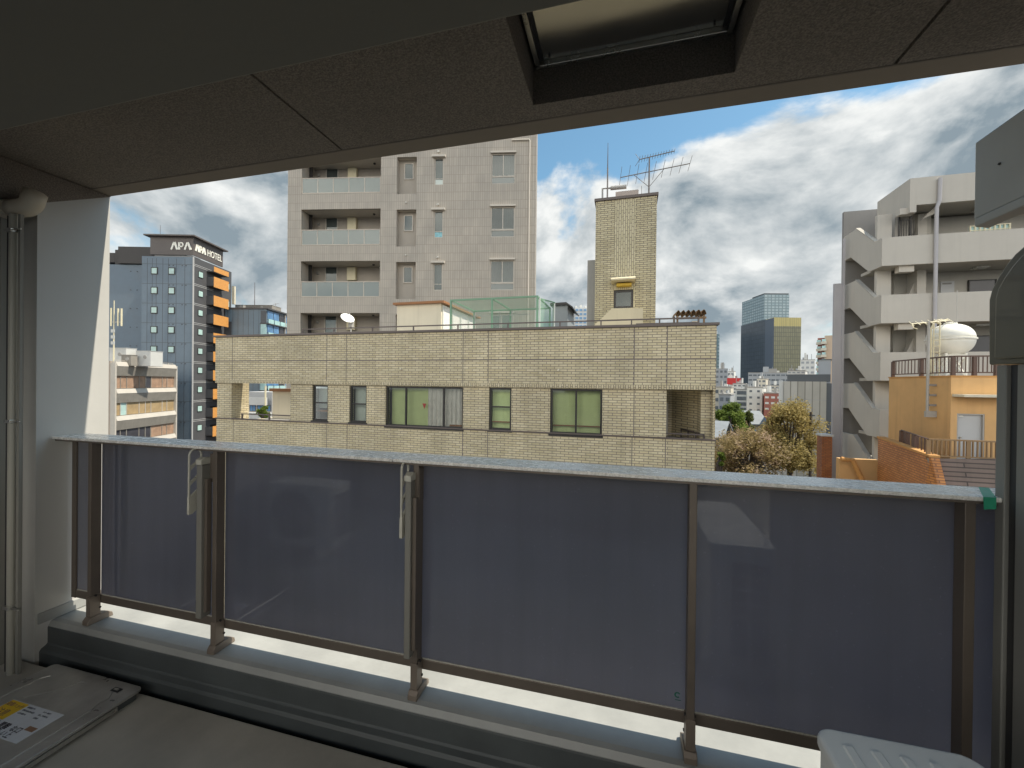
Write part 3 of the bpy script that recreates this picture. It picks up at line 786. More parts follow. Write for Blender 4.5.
MB().box(sL + lw, oL[1] + .3, dcl - .2, dcl, zu + .26, zt).build('roof_return', m_brick, bt)
MB().box(sL, sR, dep, dep + .2, 0, zb - .2).build('back_wall', m_render, bt)
MB().box(oL[1] + .3, oR[0] - .5, 2.9, 3.1, zb - .2, zu + .019).build('inner_wall', m_room, bt)
mbx = MB().box(oL[1] + .02, oL[1] + .30, .242, 5.5, zb - .2, zu + .019)
mbx.build('balcony_return', m_renderp, bt)
MB().box(oR[0] - .3, oR[0] - .02, .242, 1.99, zb - .2, zu + .019).build('recess_return', m_brick, bt)
# expansion joints
def vjoint(u, z0, z1, y, s=None):
    s = B.s(u) if s is None else s
    MB().box(s - .011, s + .011, y - .0035, y + .01, z0, z1).build('expansion_joint', m_joint, bt)
for u in (233.5, 327.7, 347, 463.3, 488.5, 633.7, 666.4):
    vjoint(u, zu, zt, -0.06)
for u in (233.5, 327.0, 347.5, 463.0, 488.0, 632.5, 666.0):
    vjoint(u, 2.0, zb - .036, 0.0)
vjoint(634, zb, zu - .006, 0.0)
MB().box(sL, sR, -0.0625, -0.05, zj - .012, zj + .012).build('expansion_joint', m_joint, bt)
# windows with what hangs behind them
for k, (h, (u0, u1, v0, v1)) in enumerate(zip(holes, wins)):
    a, b, c_, d_ = h
    if k < 2: cols, rows = (), (.5,)
    elif k == 2: cols, rows = ((.26, .75), ())
    elif k == 3: cols, rows = (), (.545,)
    else: cols, rows = (.5,), ()
    wd = window(bt, a + .005, b - .005, c_ + .005, d_ - .003, .05, m_dframe, m_glass, cols, rows, .055, .07)
    MB().box(a - .03, b + .03, -.03, .049, c_ - .055, c_ + .004).build('sill', m_dframe, bt)
    cm = m_curtgrey if k < 2 else m_curtg
    if k == 2:
        x_ = a + (b - a) * .52
        cloth_mb(a + .05, x_ + .05, c_ + .02, d_ - .02, .32, 3, .012).build('curtain', m_curtg, bt)
        cloth_mb(x_, b - .03, c_ + .02, d_ - .02, .24, 9, .035).build('curtain', m_curtw, bt)
        tri = MB().prism([(x_ - .14, d_ - .55), (x_ + .0, d_ - .55), (x_ - .07, d_ - .73)], 'y', .108, .112)
        tri.build('red_triangle_mark', m_red, wd)
        MB().box(b - .52, b - .10, .16, .22, c_ + .06, c_ + .11).build('window_shelf', m_wood, bt)
    else:
        cloth_mb(a + .02, b - .02, c_ + (.02 if k != 0 else .42), d_ - .02, .30, 2 if k < 4 else 4, .012).build('curtain', cm, bt)
        if k in (0, 3, 4):
            MB().box(a + .06, b - .06, .17, .25, c_ + (.30 if k == 0 else .22), c_ + (.36 if k == 0 else .25)).build('window_shelf', m_wood, bt)
    MB().box(a - .2, b + .2, .62, .66, c_ - .3, d_ + .04).build('room_backing', m_room, bt)
# rails of the two open corners
def lowrail(pts, r=.022):
    m_ = MB(); m_.path(pts, r, 6); return m_
q = MB()
za = B.z(240, 413.2, .15); q.box(B.s(238), oL[1] - .05, .13, .17, za - .04, za)
for u in (238.2, 265.5): q.box(B.s(u), B.s(u) + .05, .13, .17, zb - .2, za - .041)
q.build('balcony_rail', m_rail, bt)
zc = B.z(690, 433.6, .15)
q = MB(); q.box(B.s(667), B.s(704.5), .13, .16, zc - .035, zc)
sp = B.s(704.5, .15)
rp0, rp1 = Vector((sp, .17, zc - .02)), Vector((B.s(681.5, 1.55), 1.55, zc - .02))
q.tube(rp0, rp1, .024, n=6); q.tube(rp0 - Vector((0, 0, .24)), rp1 - Vector((0, 0, .24)), .018, n=6)
for k in range(4):
    p_ = rp0.lerp(rp1, k / 3); q.box(p_.x - .018, p_.x + .018, p_.y - .018, p_.y + .018, zb - .2, zc - .02)
q.build('balcony_rail', m_rail, bt)
MB().box(oR[0] + .03, oR[0] + .16, 1.3, 1.9, zb - .1, zu - .45).build('recess_cabinet', m_concrete, bt)
# parts of the open left corner: what stands beyond
MB().box(B.s(272.5, 2.2), oL[1] + .02, 2.2, 2.3, zb - .2, B.z(280, 391.5, 2.2)).build('beige_screen', m_renderp, bt)
MB().box(B.s(271, 2.2), oL[1] + .02, 2.1, 2.4, B.z(280, 391.5, 2.2), B.z(280, 388.5, 2.2)).build('screen_cap', m_wood, bt)
# little spot fittings on the band
for u, v in ((401.5, 369), (558.5, 370.3)):
    s_, z_ = B.at(u, v, -.06)
    MB().lathe((0, 0, 0), [(0.045, 0), (.045, .03), (.02, .05)], 12)
    m_ = MB().tube((s_, -.061, z_), (s_, -.13, z_), .042, .03, n=12)
    m_.build('vent_cap', m_renderp, bt)

# roof rail
rd = 1.1
B.v0 = 325
rl = thing('roof_railing', 'low brown pipe railing along the flat roof of the tiled building', 'railing', B, 8, rd, zt)
m_ = MB()
s0r, s1r = B.s(302.5, rd), B.s(699, rd)
zr = B.z(560, 321.2, rd); zr2 = (zr + zt) / 2 + .06
m_.box(s0r, s1r, rd - .02, rd + .02, zr - .04, zr)
m_.build('handrail', m_rail, rl)
MB().box(B.s(636, rd), s1r, rd - .015, rd + .015, zr2 - .03, zr2).build('mid_rail', m_rail, rl)
for u in (302.7, 334.0, 372.5, 413.5, 458, 508, 560, 601, 631.5, 659.5, 698.5):
    s_ = B.s(u, rd); MB().box(s_ - .02, s_ + .02, rd - .018, rd + .018, zt - .5, zr - .041).build('post', m_rail, rl)

# ---- roof tower with the antennas
PD = 3.0
B.v0 = 255
pA, pB = B.s(595.3, PD), B.s(656.2, PD)
pzt = B.z(625, 198.6, PD)
pt = thing('roof_tower', 'tall buff tiled stair tower on the roof with a small dark window', 'tower', B, (pA + pB) / 2, PD, zt - .5)
wu0, wu1 = B.s(613, PD), B.s(635, PD); wz0, wz1 = B.z(624, 308, PD), B.z(624, 289.5, PD)
b0, b1 = B.s(614.5, PD), B.s(635, PD)
wall_mb(pA, b0 - .012, zt - .5, pzt, (), PD, .3).build('side_wall', m_brick2, pt)
wall_mb(b1 + .012, pB, zt - .5, pzt, (), PD, .3).build('side_wall', m_brick2, pt)
wall_mb(b0 - .008, b1 + .008, zt - .5, pzt, [(wu0 + .04, wu1 - .04, wz0, wz1)], PD + .004, .29).build('centre_wall', m_brick2v, pt)
rr = MB(); rr.box(pA, pA + .3, PD + .301, PD + 3.2, zt - .5, pzt); rr.box(pB - .3, pB, PD + .301, PD + 3.2, zt - .5, pzt); rr.box(pA + .301, pB - .301, PD + 2.9, PD + 3.2, zt - .5, pzt)
rr.build('return_wall', m_brick2, pt)
MB().box(pA - .05, pB + .05, PD - .05, PD + 3.25, pzt, pzt + .09).build('coping', m_cap, pt)
window(pt, wu0 + .045, wu1 - .045, wz0 + .005, wz1 - .005, PD + .06, m_dframe, m_glassd, (), (), .07, .06)
MB().box(wu0, wu1, PD + .5, PD + .55, wz0 - .1, wz1 + .1).build('room_backing', m_room, pt)
z0_, z1_ = B.z(624, 283.3, PD), B.z(624, 276.5, PD)
MB().prism([(PD - .55, z0_), (PD - .55, z0_ + .05), (PD - .002, z1_), (PD - .002, z0_)], 'x', B.s(611.7, PD), B.s(635.7, PD)).build('canopy', m_render, pt)
m_ylamp = mat('yellow_fitting', (0.62, 0.42, 0.05), 0.5, 0.1, 4.0)
MB().box(B.s(617, PD), B.s(632, PD), PD - .25, PD - .003, z0_ - .14, z0_ - .04).build('lamp_fitting', m_ylamp, pt, bevel=.02)
ax_ = [B.at(593.5, 326, PD - 1.0), B.at(643, 326, PD - 1.0), B.at(643, 308.3, PD - 1.0), B.at(612, 308.3, PD - 1.0)]
MB().prism(ax_, 'y', PD - 1.0, PD - .003).build('sloped_wall', m_render, pt)
MB().box(pA - .32, pA - .02, PD + .5, PD + 1.0, zt - .4, B.z(590, 261, PD + .6)).build('duct', m_concrete, pt)
m_.__init__()
m_ = MB().box(B.s(614.5, PD), B.s(638, PD), PD + .3, PD + 1.2, pzt + .09, B.z(626, 190.5, PD + .3)); m_.build('roof_box', mat('pinkish_box', (.42, .36, .32), .7, .1), pt, bevel=.02)
p1 = B.at(602.5, 196, PD + .4); p2 = B.at(602.5, 188.7, PD + .4); p3 = B.at(612, 188, PD + .4); p4 = B.at(626.5, 187.3, PD + .4)
m_pale = mat('pale_grey_pipe', (.38, .37, .35), .5, .08)
k = MB().path([(p1[0], PD + .4, pzt + .08), (p2[0], PD + .4, p2[1]), (p3[0], PD + .4, p3[1])], .035, 8)
k.build('vent_pipe', m_pale, pt)
MB().tube((p3[0] - .05, PD + .4, p3[1]), (p4[0], PD + .4, p4[1] + .02), .075, n=12).build('lagged_pipe', m_pale, pt)
m_ant = mat('weathered_aerial', (.17, .15, .14), .5, .15)
B.v0 = 185
rod = thing('lightning_rod', 'thin lightning rod standing at the left of the roof tower', 'lightning rod', B, B.s(607.7, PD), PD + .2, pzt)
sr = B.s(607.5, PD + .2)
MB().tube((sr, PD + .2, pzt + .05), (sr, PD + .2, B.z(607, 168, PD + .2)), .028, .024, 8).build('mast', m_ant, rod)
MB().tube((sr, PD + .2, B.z(607, 168, PD + .2)), (sr, PD + .2, B.z(607, 143, PD + .2)), .018, .007, 8).build('tip', m_rail, rod)
an = thing('tv_antenna', 'double television antenna on a mast at the top of the roof tower', 'antenna', B, B.s(649, PD), PD + .4, pzt)
AD = PD + .4
sm = B.s(649, AD); zm = B.z(649, 157.5, AD)
MB().tube((sm, AD, pzt + .05), (sm, AD, zm), .028, .024, 8).build('mast', m_ant, an)
def yagi(u0, v0, u1, v1, els, hl, reflector):
    a = B.at(u0, v0, AD); b = B.at(u1, v1, AD)
    pa, pb = Vector((a[0], AD - .0, a[1])), Vector((b[0], AD + .0, b[1]))
    y = MB().tube(pa, pb, .016, n=6); d_ = (pb - pa)
    bm_ = y.build('boom', m_ant, an)
    side = Vector((.15, -1, .55)).normalized()
    for i in range(els):
        c0 = pa + d_ * (i / (els - 1)); h_ = hl * (1.0 - .35 * i / els)
        MB().tube(c0 - side * h_, c0 + side * h_, .007, n=5).build('element', m_ant, bm_)
    if reflector:
        for sg in (-1, 1):
            MB().tube(pa, pa + Vector((-.14, 0, sg * .22)), .008, n=5).build('element', m_ant, bm_)
yagi(639.5, 159.5, 674.5, 151, 14, .13, True)
yagi(620.5, 177.5, 690, 163.5, 9, .42, False)
br_ = MB(); c0 = B.at(649, 187, AD)
for u, v in ((634, 175), (664, 169)):
    c1 = B.at(u, v, AD); br_.tube((c0[0], AD, c0[1]), (c1[0], AD, c1[1]), .010, n=6)
br_.tube((B.s(642, AD), AD, pzt + .06), (B.s(641.5, AD), AD, B.z(641, 186, AD)), .008, n=5)
br_.build('brace', m_ant, an)

# ---- things on the flat roof
B.v0 = 318
m_rust = mat('rusty_sheet', (.22, .14, .075), .8, .35, 4.0)
SD = 1.6
sh = thing('corrugated_shelter', 'little rusty corrugated roof over a white box at the right end of the flat roof', 'shelter', B, B.s(690, SD), SD, zt)
s0_, s1_ = B.s(675, SD), B.s(705, SD); zl = B.z(690, 316.8, SD)
cor = MB(); n = 60; vs = []
for j, (y_, dz_) in enumerate(((SD - .25, 0.03), (SD + .9, .10))):
    for th_ in (0, .012):
        vs += [(s0_ + (s1_ - s0_) * i / n, y_, zl + dz_ + th_ + .13 * abs(math.sin(math.pi * 6 * i / n)) ** .8) for i in range(n + 1)]
w_ = n + 1
fs = []
for i in range(n):
    fs += [(i, i + 1, w_ + i + 1, w_ + i), (2 * w_ + i, 3 * w_ + i, 3 * w_ + i + 1, 2 * w_ + i + 1), (w_ + i, w_ + i + 1, 3 * w_ + i + 1, 3 * w_ + i), (i, 2 * w_ + i, 2 * w_ + i + 1, i + 1)]
cor.add(vs, fs); cor.build('corrugated_sheet', m_rust, sh)
for s_ in (s0_ + .05, s1_ - .06):
    for y_ in (SD - .2, SD + .8): MB().box(s_ - .025, s_ + .025, y_ - .025, y_ + .025, zt - .5, zl + (.0 if y_ < SD else .14)).build('leg', m_rust, sh)
MB().box(s0_, s1_, SD - .24, SD - .20, zl - .10, zl - .04).build('beam', m_rust, sh)
lowp = MB()
for i in range(5): lowp.box(s0_ + .05 + i * .16, s0_ + .16 + i * .16, SD - .1, SD + .3, zt - .1, zt + .11)
for i in range(5): MB().prism([(s0_ + .03 + i * .15, zt), (s0_ + .03 + i * .15, zt + .12), (s0_ + .10 + i * .15, zt + .25), (s0_ + .17 + i * .15, zt + .12), (s0_ + .17 + i * .15, zt)], 'y', SD - .15, SD + .3).build('stacked_tile', m_rust, sh)
MB().box(B.s(691, SD), B.s(697, SD), SD - .20, SD + .12, zt - .5, zt + .33).build('white_box', m_renderp, sh, bevel=.015)
# satellite dish
DD = 2.2
sd = thing('satellite_dish', 'white satellite dish on the roof before the grey apartment tower', 'dish', B, B.s(348, DD), DD, zt)
sc_, zc_ = B.at(347, 319.5, DD)
dm = MB(); ringn = 28; vs = []; fs = []
axis = Vector((.60, -.36, .66)).normalized(); e1 = axis.cross(Vector((0, 0, 1))).normalized(); e2 = axis.cross(e1)
cen = Vector((sc_, DD, zc_))
for k, fr_ in enumerate((0.02, .35, .7, 1.0, 1.0, .7, .35, .02)):
    off_ = .09 * fr_ * fr_ + (.012 if k > 3 else 0) * -1
    for i in range(ringn):
        a_ = 2 * math.pi * i / ringn
        vs.append(cen + (e1 * math.cos(a_) * .27 + e2 * math.sin(a_) * .27) * fr_ + axis * off_)
for k in range(7):
    for i in range(ringn): fs.append((k * ringn + i, k * ringn + (i + 1) % ringn, (k + 1) * ringn + (i + 1) % ringn, (k + 1) * ringn + i))
m_dish = mat('white_dish', (.80, .80, .78), .4, .02)
dm.add(vs, fs).build('dish', m_dish, sd, smooth=True)
MB().path([cen - e2 * -.25 + axis * .08, cen + e2 * .22 + axis * .30, cen + axis * .34], .012, 6).build('feed_arm', m_pale, sd)
MB().box(sc_ + .02, sc_ + .18, DD + .06, DD + .2, zc_ - .30, zc_ - .05).build('mount', m_concrete, sd)
MB().tube((sc_ + .10, DD + .12, zt - .5), (sc_ + .10, DD + .12, zc_ - .05), .03).build('pole', m_pale, sd)
# roof hut with a brown eave
HD = 3.5
hu = thing('roof_hut', 'cream roof hut with a brown eave and a white glazed side on the flat roof', 'hut', B, B.s(430, HD), HD, zt)
hs0, hs1 = B.s(397, HD), B.s(441, HD); hz1 = B.z(420, 304.3, HD)
MB().box(hs0, hs1, HD, HD + 4.0, zt - .5, hz1).build('wall', m_renderp, hu)
MB().prism([(hs0 - .12, hz1 + .001), (hs0 - .12, hz1 + .09), (hs1 + .18, hz1 + .09), (hs1 + .18, hz1 + .001)], 'y', HD - .15, HD + 4.2).build('eave', m_wood, hu)
m_wframe = mat('white_frame', (.74, .75, .72), .5, .04)
sdp = MB()
for k in range(4):
    y_ = HD + .12 + k * .95
    f_ = MB(); f_.box(hs1 + .003, hs1 + .04, y_, y_ + .06, zt - .4, hz1 - .05); f_.box(hs1 + .003, hs1 + .04, y_ + .80, y_ + .86, zt - .4, hz1 - .05)
    f_.box(hs1 + .003, hs1 + .04, y_ + .061, y_ + .799, hz1 - .12, hz1 - .05); f_.box(hs1 + .003, hs1 + .04, y_ + .061, y_ + .799, zt - .4, zt - .3)
    wf = f_.build('window', m_wframe, hu)
    MB().box(hs1 + .002, hs1 + .02, y_ + .061, y_ + .799, zt - .3, hz1 - .121).build('pane', m_curtw, wf)
# green mesh enclosure
m_greenp = mat('green_paint', (.16, .30, .20), .5, .08)
def mesh_mat(name, col, cell, wire):
    m = bpy.data.materials.new(name); m.use_nodes = True; t = m.node_tree
    b = t.nodes['Principled BSDF']; b.inputs['Base Color'].default_value = (*col, 1); b.inputs['Roughness'].default_value = .5
    c = t.nodes.new('ShaderNodeTexCoord'); s = t.nodes.new('ShaderNodeSeparateXYZ'); t.links.new(c.outputs['Object'], s.inputs[0])
    x = M('ADD', s.outputs[0], s.outputs[1], tree=t)
    a1 = M('ADD', x, s.outputs[2], tree=t); a2 = M('SUBTRACT', x, s.outputs[2], tree=t)
    k1 = M('LESS_THAN', M('FRACT', M('DIVIDE', a1, cell, tree=t), tree=t), wire, tree=t)
    k2 = M('LESS_THAN', M('FRACT', M('DIVIDE', a2, cell, tree=t), tree=t), wire, tree=t)
    t.links.new(M('MAXIMUM', k1, k2, tree=t), b.inputs['Alpha'])
    return m
m_mesh = mesh_mat('green_chain_link', (.24, .37, .28), .075, .10)
m_meshr = mesh_mat('green_roof_net', (.26, .46, .32), .06, .20)
CD = 2.2; CDb = 4.6
cg = thing('mesh_enclosure', 'green wire mesh enclosure with a netted top on the flat roof', 'enclosure', B, B.s(500, CD), CD, zt)
cs0, cs1 = B.s(450.8, CD), B.s(537.2, CD); cz = B.z(495, 299.2, CD)
csm = B.s(492, CD)
for s_ in (cs0, csm, cs1):
    for y_ in (CD, CDb):
        MB().box(s_ - .03, s_ + .03, y_ - .03, y_ + .03, zt - .5, cz).build('post', m_greenp, cg)
for y_ in (CD, CDb): MB().box(cs0 - .03, cs1 + .03, y_ - .028, y_ + .028, cz + .001, cz + .06).build('beam', m_greenp, cg)
for s_ in (cs0, csm, cs1): MB().box(s_ - .025, s_ + .025, CD + .03, CDb - .03, cz + .004, cz + .056).build('beam', m_greenp, cg)
MB().box(cs0 + .031, cs1 - .031, CD - .02, CD + .02, zt + .05, zt + .09).build('beam', m_greenp, cg)
nt_ = MB()
for y_ in (CD, CDb): nt_.quad((cs0, y_, zt - .4), (cs1, y_, zt - .4), (cs1, y_, cz), (cs0, y_, cz))
for s_ in (cs0, cs1): nt_.quad((s_, CD, zt - .4), (s_, CDb, zt - .4), (s_, CDb, cz), (s_, CD, cz))
nt_.build('wire_mesh', m_mesh, cg)
MB().quad((cs0, CD, cz + .03), (cs1, CD, cz + .03), (cs1, CDb, cz + .03), (cs0, CDb, cz + .03)).build('roof_net', m_meshr, cg)
dr_ = MB(); cs2 = B.s(551, CD + .2)
dr_.box(cs1 + .035, cs1 + .08, CD + .1, CD + .14, zt - .4, cz); dr_.box(cs2 - .04, cs2, CD + 1.0, CD + 1.04, zt - .4, cz - .02)
gd_ = MB()
gd_.add([(cs1 + .04, CD + .1, cz - .05), (cs2, CD + 1.0, cz - .05), (cs2, CD + 1.0, cz), (cs1 + .04, CD + .1, cz)], [(0, 1, 2, 3)])
gd_.build('door_bar', m_greenp, cg)
dr_.build('door_frame', m_wframe, cg)
MB().quad((cs1 + .06, CD + .12, zt - .4), (cs2 - .02, CD + 1.02, zt - .4), (cs2 - .02, CD + 1.02, cz - .05), (cs1 + .06, CD + .12, cz - .05)).build('door_mesh', m_meshr, cg)
th_ = thing('roof_trellis', 'grey pipe frame and tank inside the green mesh enclosure', 'frame', B, B.s(505, 3.4), 3.4, zt)
f_ = MB()
for u in (475, 500, 512): f_.box(B.s(u, 3.4) - .02, B.s(u, 3.4) + .02, 3.38, 3.42, zt - .5, cz - .25)
f_.box(B.s(470, 3.4), B.s(530, 3.4), 3.385, 3.415, cz - .40, cz - .37)
f_.build('pipe_frame', m_pale, th_)
MB().box(B.s(503, 3.4), B.s(512, 3.4), 3.45, 4.0, zt - .5, zt + .3).build('tank', m_concrete, th_)
gk_ = MB(); GD = 7.0
gh = thing('grey_roof_shed', 'small grey metal shed beside the green enclosure on the roof', 'shed', B, B.s(563, GD), GD, zt)
m_gmetal = mat('blue_grey_metal', (.26, .29, .31), .5, .1, 2.0)
ga, gb = B.s(552.5, GD), B.s(567.5, GD); gz = B.z(560, 305.5, GD)
MB().box(ga, gb, GD, GD + 2.2, zt - .5, gz).build('wall', m_gmetal, gh)
MB().prism([(ga - .1, gz + .001), (ga - .1, gz + .10), (gb - .05, gz + .12), (gb + .25, gz - .10), (gb + .25, gz - .16), (gb + .002, gz + .001)], 'y', GD - .15, GD + 2.4).build('roof', m_dframe, gh)

# ---- the tall grey tiled apartment tower
m_ttile = tile_mat('grey_mosaic_tile', (0.39, 0.353, 0.305), (0.435, 0.393, 0.338), (0.29, 0.26, 0.22), 0.16, 0.62, 0.014, offset=0.0, stain=0.10, bump=0.2)
m_tflat = mat('tower_render', (0.405, 0.365, 0.315), 0.85, 0.06, 1.0, streak=0.12)
m_tpale = mat('pale_trim', (0.55, 0.51, 0.45), 0.7, 0.05, 2.0)
m_bglass = glass_mat('frosted_balustrade', (0.62, 0.70, 0.68), 0.40, 0.12)
m_mframe = mat('champagne_frame', (0.48, 0.43, 0.37), 0.5, 0.05, 3.0, metal=0.2)
m_heater = mat('cream_heater', (0.66, 0.60, 0.42), 0.6, 0.04, 3.0)
m_bluepane = mat('cyan_film', (0.24, 0.50, 0.56), 0.5, 0.25, 9.0)
m_lamp = mat('lamp_shell', (0.55, 0.55, 0.52), 0.3, 0.05, 3.0, metal=0.4)
T = Frame(288, 25.0, -11.3); T.v0 = 225; T.o = T.world(T.s(287.6), 0, 0).xy
tt = thing('apartment_tower', 'tall grey mosaic tiled apartment tower with recessed glass balconies', 'building', T, 6, 0, 0)
tR = T.s(535.8)
def tz(v, u=400): return T.z(u, v)
lev = 4; DV = 52.0
bal = []; slots = []; slims = []; wides = []
for k in range(-2, 6):
    def Z(v, u): return tz(178, u) - 0  # placeholder
H0 = (tz(157, 340) - tz(157 + 3 * DV, 340)) / 3     # storey height
def zl(v, u, k, d=0.0):      # v read on the level whose balustrade top is at v=230
    return T.z(u, v, d) - (k) * H0
bs0, bs1 = T.s(301.2), T.s(380.4)
ss0, ss1 = T.s(396.5), T.s(416.2)
levels = (-2, -1, 0, 1, 2, 3)
holes = []
for k in levels:
    holes.append((bs0, bs1, zl(245.2, 340, k), zl(209, 340, k)))
    holes.append((ss0, ss1, zl(246.5, 406, k), zl(209.5, 406, k)))
    holes.append((T.s(434), T.s(442.8), zl(237.6, 438, k), zl(211, 438, k)))
    holes.append((T.s(490.8), T.s(514.6), zl(236.8, 502, k), zl(207, 502, k)))
top = T.z(400, 60)
wall_mb(0, tR, 0, top, holes, 0.0, .22).build('front_wall', m_ttile, tt)
o_ = MB(); o_.box(0, .22, .221, 11, 0, top); o_.box(tR - .22, tR, .221, 11, 0, top); o_.box(.221, tR - .221, 10.8, 11, 0, top)
o_.build('side_wall', m_ttile, tt)
MB().box(0, tR, 0, 11, top, top + .3).build('roof', m_tflat, tt)
BD = 1.75
MB().box(.23, bs1 + .6, BD, BD + .15, 0, top - .1).build('balcony_wall', m_tflat, tt)
MB().box(bs1, bs1 + .15, .221, BD - .001, 0, top - .1).build('balcony_cheek', m_tflat, tt)
MB().box(bs0 - .15, bs0, .221, BD - .001, 0, top - .1).build('balcony_cheek', m_tflat, tt)
MB().box(ss0 - .05, ss1 + .05, .50, .60, 0, top - .1).build('slot_wall', m_tflat, tt)
for a_, b_ in ((ss0 - .1, ss0), (ss1, ss1 + .1)): MB().box(a_, b_, .221, .499, 0, top - .1).build('slot_cheek', m_tflat, tt)
MB().box(T.s(430), tR - .3, 1.2, 1.3, 0, top - .1).build('room_backing', m_room, tt)
for k in levels:
    zf, zc_ = zl(245.2, 340, k), zl(209, 340, k)
    MB().box(bs0, bs1, .221, BD - .002, zc_ + .02, zc_ + .20).build('balcony_ceiling', m_tpale, tt)
    MB().box(bs0, bs1, .221, BD - .002, zf - .22, zf - .02).build('balcony_floor', m_tflat, tt)
    MB().box(ss0 + .001, ss1 - .001, .221, .498, zl(209.5, 406, k) + .001, zl(209.5, 406, k) + .1).build('slot_ceiling', m_tpale, tt)
    # balustrade: five panes in a light frame
    zr0, zr1 = zf + .02, zl(229.3, 340, k)
    f = MB(); f.box(bs0 + .02, bs1 - .02, .02, .07, zr1 - .05, zr1); f.box(bs0 + .02, bs1 - .02, .02, .07, zr0, zr0 + .05)
    n = 5
    for i in range(n + 1):
        x = bs0 + .04 + (bs1 - bs0 - .08) * i / n; f.box(x - .022, x + .022, .023, .067, zr0 + .051, zr1 - .051)
    bf = f.build('balustrade', m_mframe, tt)
    for i in range(n):
        x = bs0 + .04 + (bs1 - bs0 - .08) * i / n; x2 = bs0 + .04 + (bs1 - bs0 - .08) * (i + 1) / n
        MB().box(x + .023, x2 - .023, .04, .05, zr0 + .051, zr1 - .051).build('glass_panel', m_bglass, bf)
    # what stands on the balcony
    window(tt, T.s(325.7, BD), T.s(338.2, BD), zf + .5, zl(217.5, 332, k, BD), BD - .06, m_tpale, m_glassd, (), (), .07, .055)
    MB().box(T.s(349, BD), T.s(357.6, BD), BD - .30, BD - .003, zl(232, 352, k, BD), zl(218.8, 352, k, BD)).build('water_heater', m_heater, tt, bevel=.015)
    s_ = T.s(318.5, BD)
    MB().tube((s_, BD - .003, zl(224.5, 318, k, BD)), (s_, BD - .10, zl(224.5, 318, k, BD)), .13, .09, 14).build('vent_hood', m_concrete, tt)
    MB().tube((T.s(308.5, 1.2), 1.2, zf), (T.s(308.5, 1.2), 1.2, zc_), .06).build('drain_pipe', m_mframe, tt)
    MB().box(bs0 + .001, bs0 + .26, 1.0, 1.05, zf, zc_).build('escape_screen', m_dframe, tt)
    MB().tube((T.s(374, 1.0), 1.0, zc_ + .02), (T.s(374, 1.0), 1.0, zc_ - .06), .10, .08, 12).build('ceiling_lamp', m_dframe, tt)
    # small window in the slot
    window(tt, T.s(404, .5), T.s(413.3, .5), zl(231.5, 408, k, .5), zl(215.2, 408, k, .5), .44, m_tpale, m_glassd, (), (), .06, .055)
    # slim window
    a, b = T.s(434), T.s(442.8)
    z0_, z1_, zm_ = zl(237.6, 438, k), zl(211, 438, k), zl(231.3, 438, k)
    w_ = window(tt, a + .002, b - .002, z0_ + .002, z1_ - .002, .06, m_tpale, m_glassd, (), (.24,), .05, .06)
    if k <= 0:
        MB().box(a + .05, b - .05, .085, .089, z0_ + .05, zm_ - .05).build('film', m_bluepane if k == 0 else m_curtgrey, w_)
    cloth_mb(a, b, z0_, z1_, .4, 3, .02).build('curtain', m_curtgrey, tt)
    MB().box(a - .16, b + .16, -.22, -.002, z1_ + .02, z1_ + .16).build('lintel', m_tpale, tt)
    MB().tube((a + .28, -.001, z1_ + .46), (a + .28, -.16, z1_ + .42), .085, .07, 12).build('wall_lamp', m_lamp, tt)
    MB().tube((T.s(406), -.001, zl(202.5, 406, k)), (T.s(406), -.10, zl(202.5, 406, k) - .02), .06, .05, 10).build('wall_lamp', m_lamp, tt)
    # wide window with a strip below
    a, b = T.s(490.8), T.s(514.6)
    z0_, z1_, zm_ = zl(236.8, 502, k), zl(207, 502, k), zl(229.5, 502, k)
    window(tt, a + .002, b - .002, zm_ + .002, z1_ - .002, .05, m_tpale, m_glassd, (.5,), (), .06, .07)
    window(tt, a + .002, b - .002, z0_ + .002, zm_ - .002, .06, m_tpale, m_bglass, (), (), .05, .06)
    cloth_mb(a + (b - a) * .5, b, zm_, z1_, .28, 6, .03).build('curtain', m_curtw, tt)
    cloth_mb(a, a + (b - a) * .47, zm_, z1_, .28, 3, .02).build('curtain', m_room if k < 2 else m_curtgrey, tt)
    MB().box(a - .06, b + .06, -.14, -.002, z1_ + .02, z1_ + .14).build('lintel', m_tpale, tt)
sp_ = T.s(529)
dp = MB().path([(T.s(511), -.08, T.z(515, 140.5)), (sp_ - .06, -.08, T.z(515, 140.5)), (sp_, -.08, T.z(515, 140.5) - .06), (sp_, -.08, 3)], .05, 10)
dp.build('downpipe', m_tpale, tt)

# ---- dark blue hotel
m_hblue = mat('blue_grey_cladding', (0.145, 0.19, 0.235), 0.6, 0.08, 0.5)
m_hdark = mat('charcoal_cladding', (0.075, 0.075, 0.08), 0.6, 0.08, 0.5)
m_hline = mat('pale_line', (0.40, 0.40, 0.40), 0.6, 0.05, 1.0)
m_hsign = mat('sign_brown', (0.10, 0.085, 0.08), 0.5, 0.05, 1.0)
m_horange = mat('orange_timber_panel', (0.60, 0.28, 0.075), 0.55, 0.12, 2.5)
m_hpane = mat('pale_blind_pane', (0.42, 0.58, 0.55), 0.25, 0.12, 0.8)
m_letter = mat('sign_letters', (0.85, 0.84, 0.76), 0.4, 0.02, 1.0)
Hf = Frame(193.0, 68.0, -16.0); Hf.v0 = 310; Hf.o = Hf.world(Hf.s(192.6), 0, 0).xy
ht = thing('hotel', 'dark blue grey hotel with orange balcony fronts and a lettered roof sign', 'building', Hf, 0, 0, 0)
hA = Hf.s(141.5); hz = Hf.z(170, 256.5)
hend = Hf.side(231, 300)[0]
hDk = Hf.side(215, 300)[0]
MB().box(hA, -.01, .01, hend, 0, hz).build('main_block', m_hblue, ht)
HB = 5.0
